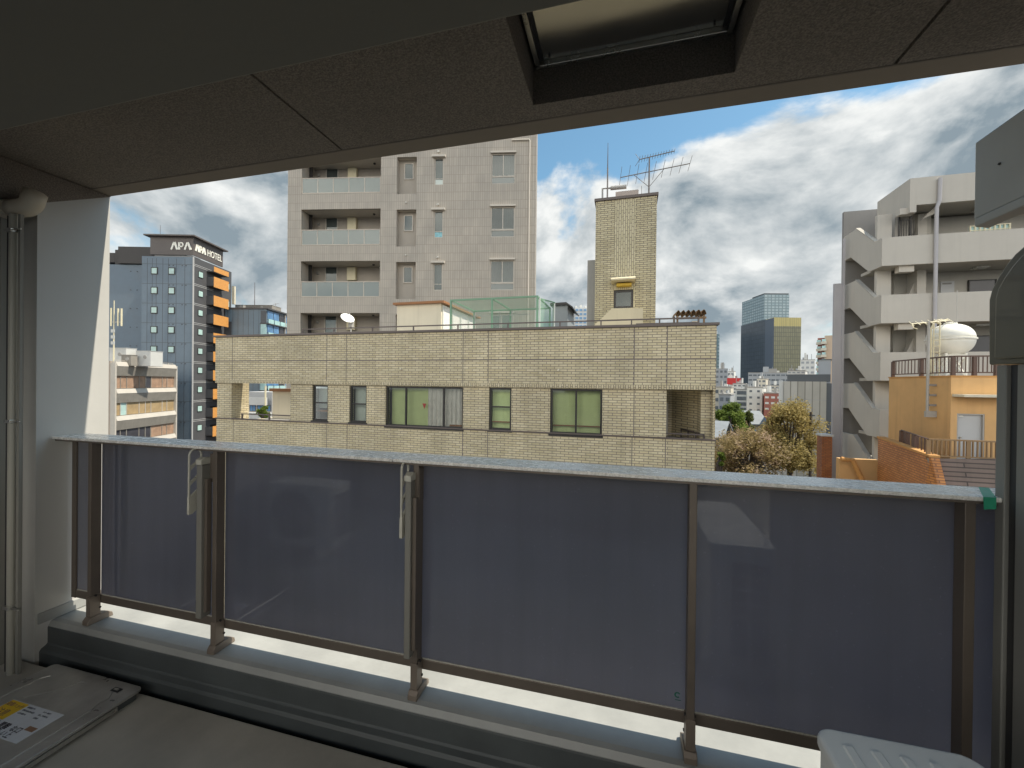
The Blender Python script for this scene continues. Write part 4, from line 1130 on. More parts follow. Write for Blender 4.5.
hL = Hf.s(96, HB)
MB().box(hL, hA - .002, HB, hend, 0, Hf.z(120, 264.5, HB)).build('side_block', m_hblue, ht)
MB().box(-.009, .05, .0, hend + .02, 0, hz + .05).build('side_cladding', m_hdark, ht)
# panel joints on the blue face
for u in (147, 152, 156, 162.5, 168, 176, 184.5):
    x = Hf.s(u); MB().box(x - .04, x + .04, .003, .02, 0, hz - .4).build('panel_joint', m_hdark, ht)
sv = 19.62
HS = (Hf.z(165, 271) - Hf.z(165, 271 + 4 * sv)) / 4
for k in range(9):
    zc_ = Hf.z(165, 271) - k * HS
    MB().box(hA, -.03, .004, .02, zc_ + 1.45, zc_ + 1.52).build('storey_joint', m_hdark, ht)
    if zc_ < 3: break
    if k < 5:
        for u in (154.3, 171.6):
            x = Hf.s(u); w_ = .70; h_ = .66
            f = MB(); f.box(x - w_, x + w_, -.10, .009, zc_ - h_ - .1, zc_ + h_ + .1)
            wf = f.build('window', m_dframe, ht)
            MB().box(x - w_ + .17, x + w_ - .17, -.125, -.101, zc_ - h_ + .08, zc_ + h_ - .08).build('pane', m_hpane, wf)
    for u in (169, 173, 182, 185.7):
        x = Hf.s(u); MB().box(x - .12, x + .12, -.06, .009, zc_ + 1.15, zc_ + 1.3).build('vent', m_hdark, ht)
    for u in (130.5, 137):
        x = Hf.s(u, HB); MB().box(x - .12, x + .12, HB - .06, HB - .001, zc_ + 1.0, zc_ + 1.15).build('vent', m_hdark, ht)
    # side face: lines, window, balcony
    d0, d1 = Hf.side(197.8, 290)[0], Hf.side(202.6, 290)[0]
    f = MB().box(.051, .12, d0, d1, zc_ - .85, zc_ + .55).build('window', m_dframe, ht)
    MB().box(.121, .14, d0 + .12, d1 - .12, zc_ - .72, zc_ + .42).build('pane', m_hpane, f)
    for q in (0, .32):
        MB().box(.051, .085, .1, hDk - .6, zc_ + 1.32 + q, zc_ + 1.42 + q).build('trim_line', m_hline, ht)
ext = 2.1
e0 = hDk + .3
for k in range(10):
    zc_ = Hf.z(165, 271) - k * HS - 1.9
    if zc_ < 2: break
    dn = Hf.side(206.3, 280)[0]
    x1 = Hf.s(213.8, dn)
    x1 = max(1.2, x1)
    df = Hf.side(228.8, 280, x1)[0]
    MB().box(.051, x1 - .06, dn, dn + .12, zc_ - .2, zc_ + 1.75).build('balcony_side', m_hdark, ht)
    MB().box(x1 - .059, x1, dn, df, zc_ - .45, zc_ + 1.85).build('balcony_front', m_horange, ht)
    MB().box(.051, x1 - .061, dn + .13, df, zc_ - .25, zc_ - .11).build('balcony_slab', m_hdark, ht)
    MB().box(.06, .12, dn + 1.5, dn + 3.5, zc_ + .2, zc_ + 2.1).build('balcony_door', m_dframe, ht)
    MB().box(.06, .125, df + 1.0, df + 2.6, zc_ + .6, zc_ + 1.9).build('window', m_hpane, ht)
zc_ = Hf.z(165, 271) + 1.0
MB().box(x1 - .06, x1, dn, df, zc_ + .1, zc_ + 1.2).build('top_front', m_horange, ht)
MB().box(.051, x1 - .061, dn, df, zc_ + 0, zc_ + .3).build('top_slab', m_hdark, ht)
MB().box(-.05, .10, -.06, .25, 0, hz + .03).build('corner_trim', m_hline, ht)
# roof sign
sz0, sz1 = Hf.z(170, 254.6), Hf.z(170, 236.6)
sgA = Hf.s(149.3)
sd1 = Hf.side(223, 260)[0]
SG = MB().box(sgA, -.02, .1, .4, sz0, sz1)
SG.box(-.30, -.02, .401, sd1, sz0, sz1)
SG.box(sgA, sgA + .3, .401, 9, sz0, sz1)
SG.build('sign_wall', m_hsign, ht)
MB().box(sgA - .8, .7, -.7, sd1 + .8, sz1 + .002, sz1 + .28).build('sign_canopy', m_hsign, ht)
lg = MB().box(sgA + .6, -.6, .5, 3, hz, sz0 - .002)
lg.build('sign_base', m_hline, ht)
plant = MB(); plant.box(Hf.s(119.7, HB), sgA - .1, HB - .5, HB + 8, Hf.z(130, 264, HB), Hf.z(130, 247.3, HB))
plant.box(Hf.s(113.8, HB), Hf.s(119.6, HB), HB + .2, HB + 8, Hf.z(120, 264, HB), Hf.z(120, 249.5, HB))
plant.box(Hf.s(100, HB), Hf.s(113.7, HB), HB + .2, HB + 8, Hf.z(110, 262, HB), Hf.z(110, 252.5, HB))
plant.build('plant_screen', mat('dark_louvre', (.035, .032, .032), .6, .2, 2.0), ht)
def stroke(mb, a, b, w, place, d):
    a = Vector(a); b = Vector(b); t_ = (b - a).normalized(); p_ = Vector((-t_.y, t_.x)) * w / 2
    q = [a + p_, a - p_, b - p_, b + p_]
    vs = [place(c_.x, c_.y, 0) for c_ in q] + [place(c_.x, c_.y, d) for c_ in q]
    mb.add(vs, [(0, 1, 2, 3), (7, 6, 5, 4), (0, 4, 5, 1), (1, 5, 6, 2), (2, 6, 7, 3), (3, 7, 4, 0)])
def emblem(mb, x, place, w, h, st, d):
    """capital A without its bar, P, A without its bar"""
    stroke(mb, (x + .06 * w, 0), (x + .46 * w, h), st, place, d); stroke(mb, (x + .54 * w, h), (x + .94 * w, 0), st * 1.25, place, d)
    x2 = x + 1.12 * w
    stroke(mb, (x2 + .1 * w, 0), (x2 + .1 * w, h), st * 1.15, place, d)
    pp = [(x2 + .1 * w, h * .93), (x2 + .5 * w, h * .93), (x2 + .66 * w, h * .80), (x2 + .66 * w, h * .58), (x2 + .5 * w, h * .42), (x2 + .1 * w, h * .42)]
    for i in range(5): stroke(mb, pp[i], pp[i + 1], st * .8, place, d)
    x3 = x2 + .85 * w
    stroke(mb, (x3 + .06 * w, 0), (x3 + .46 * w, h), st, place, d); stroke(mb, (x3 + .54 * w, h), (x3 + .94 * w, 0), st * 1.25, place, d)
    return x3 + w
L1 = MB(); xa = Hf.s(170.3); xb = Hf.s(190.5); hh = Hf.z(180, 242.2) - Hf.z(180, 249.6)
emblem(L1, xa, lambda x, y, z: (x, .098 - z, Hf.z(180, 249.6) + y), (xb - xa) / 2.97, hh, .34, .12)
L1.build('sign_lettering', m_letter, ht)
L2 = MB(); da, db = Hf.side(195.3, 250)[0], Hf.side(221.5, 260)[0]
hh2 = hh * .92; zb2 = Hf.z(190, 249.8)
tot = db - da; wA = tot * .36 / 2.97
xe = emblem(L2, da, lambda x, y, z: (-.018 + z, x, zb2 + y), wA, hh2, .34, .12)
tmp = MB(); wH = text_mb(tmp, 'HOTEL', 1.0, lambda a, b, c: (a, b, c), .1)
hcap = max(v.y for v in tmp.v)
kx = (tot - (xe - da) - .5) / wH; ky = hh2 / hcap
L2.add([(-.018 + .06 + v.z, xe + .5 + v.x * kx, zb2 + v.y * ky) for v in tmp.v], tmp.f)
L2.build('sign_lettering', m_letter, ht)
MB().tube((Hf.s(159.7, 6), 6, sz1), (Hf.s(159.7, 6), 6, Hf.z(159, 225, 6)), .06, .03, 6).build('aerial', m_rail, ht)
MB().box(Hf.s(231.5, hend), Hf.s(234, hend), hend + .1, hend + .6, Hf.z(232, 304, hend), Hf.z(232, 286, hend)).build('far_balconies', m_renderp, ht)

# ---- small beige office before the hotel
m_ocon = mat('office_concrete', (0.27, 0.25, 0.22), 0.85, 0.12, 0.8, streak=0.25)
m_opale = mat('office_ledge', (0.46, 0.43, 0.385), 0.8, 0.06, 0.8)
m_obrown = mat('brown_blind', (0.34, 0.22, 0.15), 0.6, 0.25, 1.2)
m_obuff = mat('tan_blind', (0.36, 0.26, 0.14), 0.6, 0.2, 1.2)
m_odark = mat('dark_pane', (0.05, 0.05, 0.06), 0.15, 0.2, 1.0)
O = Frame(115.0, 50.0, -110.6)
ot = thing('office_building', 'low beige concrete office with bands of brown blinds below the dark blue hotel', 'building', O, 4, 0, 0)
oR_ = O.s(176.0); oz = O.z(145, 365.5)
m_oside = mat('office_side', (0.34, 0.29, 0.245), 0.85, 0.1, 0.6)
MB().box(0, oR_ - .02, .5, 14, 0, oz - .1).build('core', m_ocon, ot)
MB().box(-.32, -.002, .5, 14, 0, O.z(115, 361)).build('side_wing', m_oside, ot)
MB().box(-.3, 0, -.25, .49, 0, oz + .2).build('left_pier', m_opale, ot)
MB().box(oR_ - .35, oR_, -.25, .49, 0, oz + .2).build('right_pier', m_opale, ot)
rows = ((363.5, 367.3, 376.0, 387.3), (388.5, 392.2, 401, 412.3), (413.5, 417, 426, 437))
sh_ = O.z(145, 377) - O.z(145, 402.2)
npan = 8
pal = ((0, 0, 0, 0, 3, 0, 0, 0), (1, 2, 1, 1, 1, 1, 1, 1), (3, 3, 3, 3, 3, 0, 0, 0))
for k in range(4):
    zled = O.z(145, 363.0) - k * sh_; zsp = O.z(145, 367.3) - k * sh_; zwt = O.z(145, 376.2) - k * sh_; zwb = O.z(145, 387.8) - k * sh_
    if k: pass
    MB().prism([(-.12, zled), (-.12, zled - .05), (-.42, zsp), (.49, zsp), (.49, zled)], 'x', .001, oR_ - .36).build('ledge', m_opale, ot)
    MB().prism([(-.40, zsp - .002), (-.02, zwt), (.49, zwt), (.49, zsp - .002)], 'x', .001, oR_ - .36).build('spandrel', m_ocon, ot)
    xs = [O.s(u_) for u_ in (116.3, 121.1, 127.3, 139.8, 146.1, 151.6, 162.8, 167.5)] + [oR_ - .36]
    for i in range(npan):
        mt_ = [m_obrown, m_obuff, m_hpane, m_odark][pal[min(k, 2)][i]]
        f = MB(); f.box(xs[i] + .001, xs[i] + .10, .10, .49, zwb, zwt - .001); wf = f.build('window', m_opale if k == 1 else m_ocon, ot)
        MB().box(xs[i] + .101, xs[i + 1] - .002, .2, .489, zwb, zwt - .001).build('pane', mt_, wf)
for i in range(10):
    x = .3 + (oR_ - .8) * i / 9
    MB().box(x - .012, x + .012, -.416, -.10, 0, .1)
ra = MB()
rz = O.z(150, 361.8)
ra.box(.2, oR_ - .4, .30, .36, rz - .06, rz)
for i in range(12): ra.box(.2 + (oR_ - .66) * i / 11, .26 + (oR_ - .66) * i / 11, .305, .355, oz - .2, rz - .061)
ra.build('roof_rail', m_opale, ot)
m_wbox = mat('white_plant', (.56, .56, .54), .5, .05, 1.0)
# plant on its roof
def plantbox(fr, root_label, u0, u1, v0, v1, d, dep_, name='roof_unit', m=m_wbox, cat='roof unit', group=None, base=None):
    s0_, s1_ = fr.s(u0, d), fr.s(u1, d); z0_, z1_ = fr.z((u0 + u1) / 2, v1, d), fr.z((u0 + u1) / 2, v0, d)
    t_ = thing(name, root_label, cat, fr, (s0_ + s1_) / 2, d, z0_, group)
    MB().box(s0_, s1_, d, d + dep_, (base if base is not None else z0_), z1_).build('casing', m, t_, bevel=.04)
    MB().box(s0_ - .05, s1_ + .05, d - .05, d + dep_ + .05, z1_ + .002, z1_ + .06).build('lid', m, t_)
    c_ = MB(); xm = s0_ + (s1_ - s0_) * .62
    c_.tube((xm, d - .002, z0_ + (z1_ - z0_) * .55), (xm, d - .08, z0_ + (z1_ - z0_) * .55), min(.3, (s1_ - s0_) * .2), n=14)
    c_.build('fan', m_concrete, t_)
    return t_
OF = Frame(142.0, 54.0, -14.0)
plantbox(OF, 'white square plant unit on the right of the beige office roof', 135.5, 150.5, 351, 364, 0, 2.5, base=oz - .2)
plantbox(OF, 'white plant unit with pipes beside the mast on the beige office roof', 109, 126, 348, 362, -1.0, 2.0, base=oz - .2)
plantbox(OF, 'low buff plant box between the two white units on the office roof', 121, 131, 355, 364, -1.6, 1.2, m=m_ocon, base=oz - .2)
O = Frame(113.5, 51.0, -14.0)
ms = thing('antenna_mast', 'mobile phone antenna mast with pale rods on the beige office roof', 'antenna', O, O.s(113.5), 0, oz)
AM = 0.0
xm = O.s(113.5, AM)
MB().tube((xm, AM, oz - .2), (xm, AM, O.z(113, 300.5, AM)), .12, .06, 8).build('mast', m_heater, ms)
for u, v0, v1 in ((110.6, 326, 308), (117.6, 326, 308.5), (121, 326, 308.5)):
    x = O.s(u, AM); MB().tube((x, AM, O.z(u, v1, AM)), (x, AM, O.z(u, v0, AM)), .13, n=8).build('panel_aerial', m_heater, ms)
MB().box(O.s(110, AM), O.s(121.5, AM), AM - .05, AM + .05, O.z(113, 322.5, AM), O.z(113, 321.5, AM)).build('bracket', m_pale, ms)
for v in (331, 337, 343): MB().box(xm - .35, xm + .3, AM - .2, AM - .13, O.z(113, v + 1.6, AM), O.z(113, v - 1.6, AM)).build('equipment_box', m_wbox, ms)

# ---- blue glazed block between the hotel and the tower
m_bclad = mat('steel_blue_cladding', (0.17, 0.23, 0.28), 0.5, 0.06, 0.4)
m_bpane = mat('blue_glass', (0.10, 0.22, 0.40), 0.12, 0.35, 0.6)
m_cyan = mat('pale_cyan_glass', (0.38, 0.58, 0.58), 0.2, 0.15, 0.8)
G = Frame(266.0, 80.0, -14.0); G.v0 = 320
gt = thing('glazed_block', 'steel blue block with a cyan and blue glazed side between hotel and tower', 'building', G, 0, 0, 0)
gz_ = G.z(250, 309.2); gl_ = G.s(225)
gd_ = G.side(300, 320)[0]
MB().box(gl_, -.01, 0.01, gd_, 0, gz_).build('main_block', m_bclad, gt)
MB().box(gl_ - .2, .5, -.2, gd_ + .2, gz_ + .002, gz_ + .35).build('roof_edge', m_hdark, gt)
for i in range(8):
    x = gl_ + (-gl_) * (i + .5) / 8; MB().box(x - .03, x + .03, 0, .009, 0, gz_ - .1).build('panel_joint', m_hdark, gt)
GH = 3.2
for k in range(6):
    z1_ = gz_ - .3 - k * GH
    if z1_ < 3: break
    MB().box(G.s(260.5), .4, -.25, -.001, z1_ - GH, z1_ - GH + .25).build('floor_band', m_hdark, gt)
    MB().box(G.s(261), -.02, -.12, -.0, z1_ - GH + .26, z1_ - .01).build('corner_pane', m_cyan if k % 2 else m_odark, gt)
    MB().box(.1, .5, 0, gd_, z1_ - GH, z1_ - GH + .25).build('floor_band', m_hdark, gt)
    for i in range(6):
        d0 = .3 + (gd_ - .4) * i / 6; d1 = .3 + (gd_ - .4) * (i + .86) / 6
        MB().box(0, .12, d0, d1, z1_ - GH + 1.3, z1_ - .01).build('window', m_bpane if i not in (2, 4) else m_odark, gt)
        MB().box(.30, .36, d0, d1, z1_ - GH + .26, z1_ - GH + 1.28).build('balustrade_pane', m_cyan, gt)
        if i in (2, 3, 4): MB().box(.12, .36, d1 + .02, d1 + .2, z1_ - GH + .26, z1_ - .01).build('fin', m_opale, gt)
MB().box(gl_, G.s(231.8), -.02, .0, 0, gz_ - 3).build('dark_slot', m_hdark, gt)
plantbox(G, 'long pale plant box on the roof of the steel blue block', 244, 272, 305.2, 309.3, 6, 4, m=m_ocon)
plantbox(G, 'small grey plant box at the left of the blue block roof', 235, 243, 305, 309.5, 5, 3, m=m_concrete)
fl = thing('flagpole', 'thin flagpole rising above the roof of the steel blue block', 'pole', G, G.s(254.5, 4), 4, gz_)
MB().tube((G.s(254.5, 4), 4, gz_), (G.s(254.5, 4), 4, G.z(254, 282.5, 4)), .09, .05, 6).build('shaft', m_rail, fl)
MB().lathe((G.s(254.5, 4), 4, gz_), [(.25, 0), (.25, .2), (.1, .35)], 10).build('base', m_rail, fl)
sa = thing('roof_aerial', 'small television aerial at the right of the blue block roof', 'antenna', G, G.s(275.5, 5), 5, gz_)
x = G.s(275.5, 5)
MB().tube((x, 5, gz_), (x, 5, G.z(275, 303, 5)), .06, .05, 6).build('mast', m_pale, sa)
MB().tube((x - .7, 5, G.z(275, 304.5, 5)), (x + .8, 5, G.z(275, 303.5, 5)), .05, n=6).build('boom', m_pale, sa)

# ---- white house seen through the open corner
WH = Frame(262, 46, -12)
wt = thing('white_house', 'white walled house with a long balcony seen through the open corner of the tiled building', 'building', WH, 0, 0, 0)
x0_, x1_ = WH.s(236), WH.s(266.5); wz = WH.z(255, 397.5)
MB().box(x0_, x1_, 1.2, 9, 0, WH.z(255, 392, 1.2)).build('upper_wall', m_hline, wt)
MB().box(x0_, x1_, 0, .2, WH.z(255, 405), wz).build('balcony_front', m_wbox, wt)
MB().box(x0_, x1_, 0.21, 9, 0, WH.z(255, 413)).build('lower_wall', m_wbox, wt)
for i in range(4):
    a = x0_ + (x1_ - x0_) * (i + .1) / 4; b = x0_ + (x1_ - x0_) * (i + .9) / 4
    window(wt, a, b, WH.z(255, 412), WH.z(255, 405.5), 1.1, m_hdark, m_bpane, (.5,), (), .07, .06)
MB().tube((WH.s(265.5, -.2), -.2, 0), (WH.s(265.5, -.2), -.2, WH.z(265, 386, -.2)), .12).build('downpipe', m_heater, wt)

# ---- white apartment block with open stairs on the right
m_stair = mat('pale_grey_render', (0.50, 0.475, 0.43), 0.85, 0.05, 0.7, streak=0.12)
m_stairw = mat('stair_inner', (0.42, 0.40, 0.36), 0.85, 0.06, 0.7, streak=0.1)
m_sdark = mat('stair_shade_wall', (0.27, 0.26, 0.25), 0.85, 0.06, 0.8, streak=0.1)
m_door = mat('grey_door', (0.46, 0.47, 0.48), 0.5, 0.03, 2.0)
m_lilac = mat('lilac_grey_panel', (0.42, 0.41, 0.43), 0.6, 0.05, 1.0)
Q = Frame(881.5, 24.0, 0.5); Q.v0 = 290; Q.o = Q.world(Q.s(881.5), 0, 0).xy
qt = thing('stair_apartments', 'pale grey apartment block with zigzag open stairs on its left end', 'building', Q, 4, 0, 0)
D1 = Q.side(874.6, 242.7)[0]
DB, zB = Q.side(856.3, 229)
D2 = Q.side(843.7, 239)[0]
DL, DM_ = Q.side(869.0, 270)[0], Q.side(850.8, 255)[0]
tops = (237.7, 296.0, 352.6, 409.6)
zp = [Q.z(881.5, v) for v in tops]
HQ = (zp[0] - zp[3]) / 3
PH = Q.z(881.5, 237.7) - Q.z(881.5, 266.0)
R1 = 13.0
zst = zB - zp[0]           # how far the landing parapet stands above the corridor's
for k in range(5):
    zt_ = zp[0] - k * HQ
    MB().box(0.161, R1, 0, .16, zt_ - PH, zt_).build('corridor_parapet', m_stair, qt)
    # the flank: level piece, sloping flight, landing, all in one plane
    MB().prism([(0, zt_), (D1, zt_), (DB, zt_ + zst), (D2, zt_ + zst), (D2, zt_ + zst - PH), (DM_, zt_ + zst - PH), (DL, zt_ - PH), (0, zt_ - PH)], 'x', 0, .16).build('stair_parapet', m_stair, qt)
    MB().prism([(D1, zt_ + .002), (DB, zt_ + zst + .002), (DB, zt_ + zst + .05), (D1, zt_ + .05)], 'x', -.02, .18).build('stair_coping', m_stairw, qt)
    n = 8
    st_ = MB()
    for i in range(n):
        a = D1 + (DB - D1) * i / n; b = D1 + (DB - D1) * (i + 1) / n
        z_ = zt_ - PH + .15 + (zst) * (i + 1) / n
        st_.box(.161, 1.3, a, b, z_ - .34, z_)
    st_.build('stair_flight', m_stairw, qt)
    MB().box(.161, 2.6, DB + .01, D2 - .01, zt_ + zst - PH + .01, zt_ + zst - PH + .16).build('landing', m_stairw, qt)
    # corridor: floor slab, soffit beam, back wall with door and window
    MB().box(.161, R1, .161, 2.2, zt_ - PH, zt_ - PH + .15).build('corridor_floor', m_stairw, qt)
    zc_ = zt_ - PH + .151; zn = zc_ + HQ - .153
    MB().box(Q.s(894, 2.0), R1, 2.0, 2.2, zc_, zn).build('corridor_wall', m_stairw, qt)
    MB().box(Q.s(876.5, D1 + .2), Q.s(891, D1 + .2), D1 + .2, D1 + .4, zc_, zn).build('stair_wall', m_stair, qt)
    MB().box(Q.s(897, .3), Q.s(912, .3), .165, .5, zn - .30, zn - .001).build('beam', m_stair, qt)
    MB().prism([(Q.s(893, 1.6), zc_), (Q.s(917, 1.6), zn), (Q.s(921, 1.6), zn), (Q.s(903, 1.6), zc_)], 'y', 1.4, 1.7).build('upper_flight', m_stairw, qt)
    MB().box(Q.s(917, 1.2), Q.s(926, 1.2), 1.2, 1.99, zc_, zn).build('pier', m_stair, qt)
    if k < 4 and k != 0:
        d_ = MB().box(Q.s(940.5, 1.95), Q.s(954, 1.95), 1.93, 1.999, zc_, Q.z(947, 281.5, 1.95) - (k - 1) * HQ).build('door', m_door, qt)
        MB().box(Q.s(942.5, 1.9), Q.s(952, 1.9), 1.925, 1.9295, Q.z(947, 284.5, 1.95) - (k - 1) * HQ, Q.z(947, 282.8, 1.95) - (k - 1) * HQ).build('vent', m_sdark, d_)
    if k in (1, 2):
        window(qt, Q.s(968, 1.95), Q.s(996, 1.95), zc_ + .75, Q.z(980, 279.5, 1.9) - (k - 1) * HQ, 1.90, m_dframe, m_odark, (), (), .05, .09)
    MB().box(Q.s(980, 1.2) - .25, Q.s(980, 1.2) + .25, 1.0, 1.4, zn - .08, zn - .001).build('ceiling_lamp', m_lamp, qt)
# wall behind the stairs, shade put into its darker colour, and the block they lean on
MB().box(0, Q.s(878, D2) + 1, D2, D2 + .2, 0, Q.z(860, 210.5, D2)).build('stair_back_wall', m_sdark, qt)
# top storey: tall plain block, its flank open at the gate
ztop_ = Q.z(909, 178.6); zb1 = Q.z(915, 205.0); zb2 = Q.z(910, 212.5)
sT = Q.s(908.6, 0)
dT = Q.side(877.4, 202, sT)[0]
sT1 = Q.s(915.2)
MB().box(sT, sT1, 0.002, .2, zb2, ztop_).build('top_wall', m_stair, qt)
MB().box(sT1 + .001, R1, 0.002, .2, zb1, ztop_).build('top_wall', m_stair, qt)
dg = Q.side(895, 215, sT)[0]
MB().box(sT, sT + .2, .201, dg, zb2 + .3, ztop_).build('top_flank', m_stair, qt)
MB().box(sT, sT + .2, dg + .001, dT, zp[0] - PH, ztop_).build('top_flank', m_stair, qt)
MB().box(sT + .201, R1, .201, 2.2, zb1 + .05, zb1 + .25).build('top_soffit', m_stairw, qt)
MB().prism([(Q.s(921, .5), zb1 - .55), (Q.s(934, .5), zb1 + .04), (Q.s(934, .5), zb1 - .3)], 'y', .5, .65).build('haunch', m_stairw, qt)
MB().box(sT + .21, Q.s(930, 1.4), 1.4, 1.6, zp[0] - .8, zb1 + .04).build('stair_wall', m_stairw, qt)
MB().box(sT + .201, R1, 2.201, dT - .1, 0, ztop_ - .4).build('core', m_stairw, qt)
MB().box(Q.s(946), R1, .17, .24, zp[0] - .02, zp[0] + 0).build('parapet_trim', m_stair, qt)
gb = MB(); gx0, gx1, gz0, gz1 = Q.s(969, .3), Q.s(1010, .3), zp[0] - .1, zp[0] + .36
MB().box(gx0, gx1, .36, .38, gz0, gz1).build('screen_glass', m_cyan, qt)
for i in range(9): gb.box(gx0 + (gx1 - gx0 - .05) * i / 8, gx0 + .05 + (gx1 - gx0 - .05) * i / 8, .30, .36, gz0, gz1)
for j in range(3): gb.box(gx0, gx1, .29, .299, gz0 + (gz1 - gz0 - .04) * j / 2, gz0 + .04 + (gz1 - gz0 - .04) * j / 2)
gb.build('screen_grid', m_heater, qt)
dpx = Q.s(935.5, -.1)
MB().path([(dpx + .12, -.10, Q.z(939, 178, -.1)), (dpx + .1, -.10, Q.z(938, 201, -.1)), (dpx, -.10, Q.z(935, 208, -.1)), (dpx - .03, -.10, 4)], .075, 10).build('downpipe', m_lilac, qt)
# slim lilac-grey shaft at the far left of the stairs
sx0, sx1 = Q.s(834.3, D2 - .6), Q.s(843.3, D2 - .6)
MB().box(sx0, sx1, D2 - .6, D2 - .45, 0, Q.z(838, 283.5, D2 - .6)).build('shaft', m_lilac, qt)
MB().box(sx1 - .06, sx1 + .05, D2 - .66, D2 - .601, 0, Q.z(842, 239, D2 - .6)).build('drain_pipe', m_lilac, qt)
# the black gate on the top stair
gt_ = thing('stair_gate', 'black barred gate on the top stair of the pale grey apartment block', 'gate', Q, Q.s(903, .8), .8, zp[0] - 1)
ga, gb_ = Q.s(897.3, .8), Q.s(910.5, .8)
gz0, gz1 = zp[0] - 1, Q.z(904, 219.5, .8)
MB().box(ga, ga + .07, .77, .83, gz0, Q.z(898, 210, .8)).build('post', m_dframe, gt_)
MB().box(gb_ - .07, gb_, .77, .83, gz0, Q.z(898, 213, .8)).build('post', m_dframe, gt_)
MB().box(ga + .071, gb_ - .16, .78, .82, Q.z(898, 211.2, .8), Q.z(898, 210, .8)).build('top_bar', m_dframe, gt_)
lf = MB(); lf.box(ga + .071, gb_ - .071, .785, .815, gz1 - .05, gz1)
for i in range(6): lf.box(ga + .12 + i * .1, ga + .145 + i * .1, .79, .81, gz0, gz1 - .051)
lf.build('leaf', m_dframe, gt_)

# ---- orange rendered roof house with its water tank
m_orange = mat('orange_render', (0.62, 0.385, 0.175), 0.85, 0.10, 0.9, streak=0.28, bump=0.1)
m_oranged = mat('orange_trim', (0.52, 0.27, 0.09), 0.8, 0.08, 1.0)
m_brownr = mat('dark_brown_bar', (0.11, 0.065, 0.05), 0.5, 0.08, 2.0)
m_goldr = mat('bronze_bar', (0.26, 0.17, 0.09), 0.45, 0.08, 2.0, metal=0.3)
m_tank = mat('cream_tank', (0.74, 0.73, 0.67), 0.45, 0.05, 2.0, streak=0.08)
m_tile_o = tile_mat('orange_wall_tile', (0.44, 0.17, 0.05), (0.58, 0.25, 0.08), (0.22, 0.10, 0.05), 0.26, 0.085, 0.012, stain=0.25)
m_shing = tile_mat('brown_siding', (0.17, 0.125, 0.105), (0.225, 0.165, 0.14), (0.06, 0.045, 0.04), 2.4, 0.145, 0.02, stain=0.25)
Oh = Frame(951.0, 17.6, 1.0)
oh = thing('orange_house', 'orange rendered roof house with a grey door and thin canopy', 'house', Oh, 1.5, 0, 0)
oz1 = Oh.z(930, 376.8); oE = Oh.s(1060)
ofl = Oh.z(970, 466); dS = Oh.side(889, 390)[0]; oS = 0
dx0, dx1 = Oh.s(957.5), Oh.s(985.3); dz1 = Oh.z(970, 413.8)
MB().box(0, .2, .201, dS, 0, oz1 - .002).build('left_wall', m_orange, oh)
wall_mb(0, oE, 0, oz1 - .001, [(dx0, dx1, ofl, dz1)], 0, .2).build('front_wall', m_orange, oh)
MB().box(.201, oE, .30, dS, 0, oz1 - .003).build('core', m_orange, oh)
MB().box(-.03, oE, -.03, dS, oz1 + .001, oz1 + .05).build('coping', m_oranged, oh)
MB().box(.25, oE, .25, dS - .2, oz1 + .051, oz1 + .06).build('roof_deck', m_concrete, oh)  # grey sheet added out of view to keep orange bounce off the tank
d_ = MB().box(dx0 + .04, dx1 - .04, .09, .15, ofl, dz1 - .04).build('door', m_door, oh)
MB().tube((dx0 + .14, .05, ofl + .95), (dx0 + .14, .089, ofl + .95), .03).build('handle', m_steel, d_)
MB().box(dx0 + .06, dx0 + .22, .06, .0895, dz1 - .12, dz1 - .07).build('closer', m_steel, d_)
f_ = MB(); f_.box(dx0 + .001, dx0 + .039, .01, .19, ofl, dz1 - .001); f_.box(dx1 - .039, dx1 - .001, .01, .19, ofl, dz1 - .001); f_.box(dx0 + .04, dx1 - .04, .01, .19, dz1 - .039, dz1 - .001)
f_.build('door_frame', m_pale, oh)
MB().box(.03, oE, -.55, -.001, Oh.z(970, 397.0, -.3), Oh.z(970, 394.5, -.3)).build('canopy', m_renderp, oh)
MB().box(-.55, oE, -.95, -.002, 0, ofl - .001).build('terrace', m_concrete, oh)
# roof railing
rl2 = thing('roof_terrace_railing', 'dark brown barred railing around the water tank on the orange roof', 'railing', Oh, .12, .12, oz1)
rs, ry = .12, .12
dR = Oh.side(893, 370, rs)[0]
rz1, rz0 = Oh.z(960, 355.5, ry), oz1 + .14
eR = Oh.s(1050, ry)
MB().box(rs - .03, rs + .03, ry, dR, rz1 - .05, rz1).build('handrail', m_brownr, rl2); MB().box(rs + .031, eR, ry - .03, ry + .03, rz1 - .05, rz1).build('handrail', m_brownr, rl2)
MB().box(rs - .02, rs + .02, ry, dR, rz0, rz0 + .04).build('bottom_bar', m_brownr, rl2); MB().box(rs + .021, eR, ry - .02, ry + .02, rz0, rz0 + .04).build('bottom_bar', m_brownr, rl2)
dM = Oh.side(921.5, 370, rs)[0]
posts_ = [(rs, ry + .0), (rs, dM), (rs, dR), (Oh.s(974, ry), ry), (Oh.s(996, ry), ry)]
for x, y in posts_: MB().box(x - .05, x + .05, y - .05, y + .05, oz1 + .05, rz1 - .051).build('post', m_brownr, rl2)
nS = 17
for j in range(1, nS):
    y = ry + (dR - ry) * j / nS; MB().box(rs - .012, rs + .012, y - .012, y + .012, rz0 + .041, rz1 - .051).build('baluster', m_brownr, rl2)
for j in range(1, 22):
    x = rs + (eR - rs) * j / 22; MB().box(x - .012, x + .012, ry - .012, ry + .012, rz0 + .041, rz1 - .051).build('baluster', m_brownr, rl2)
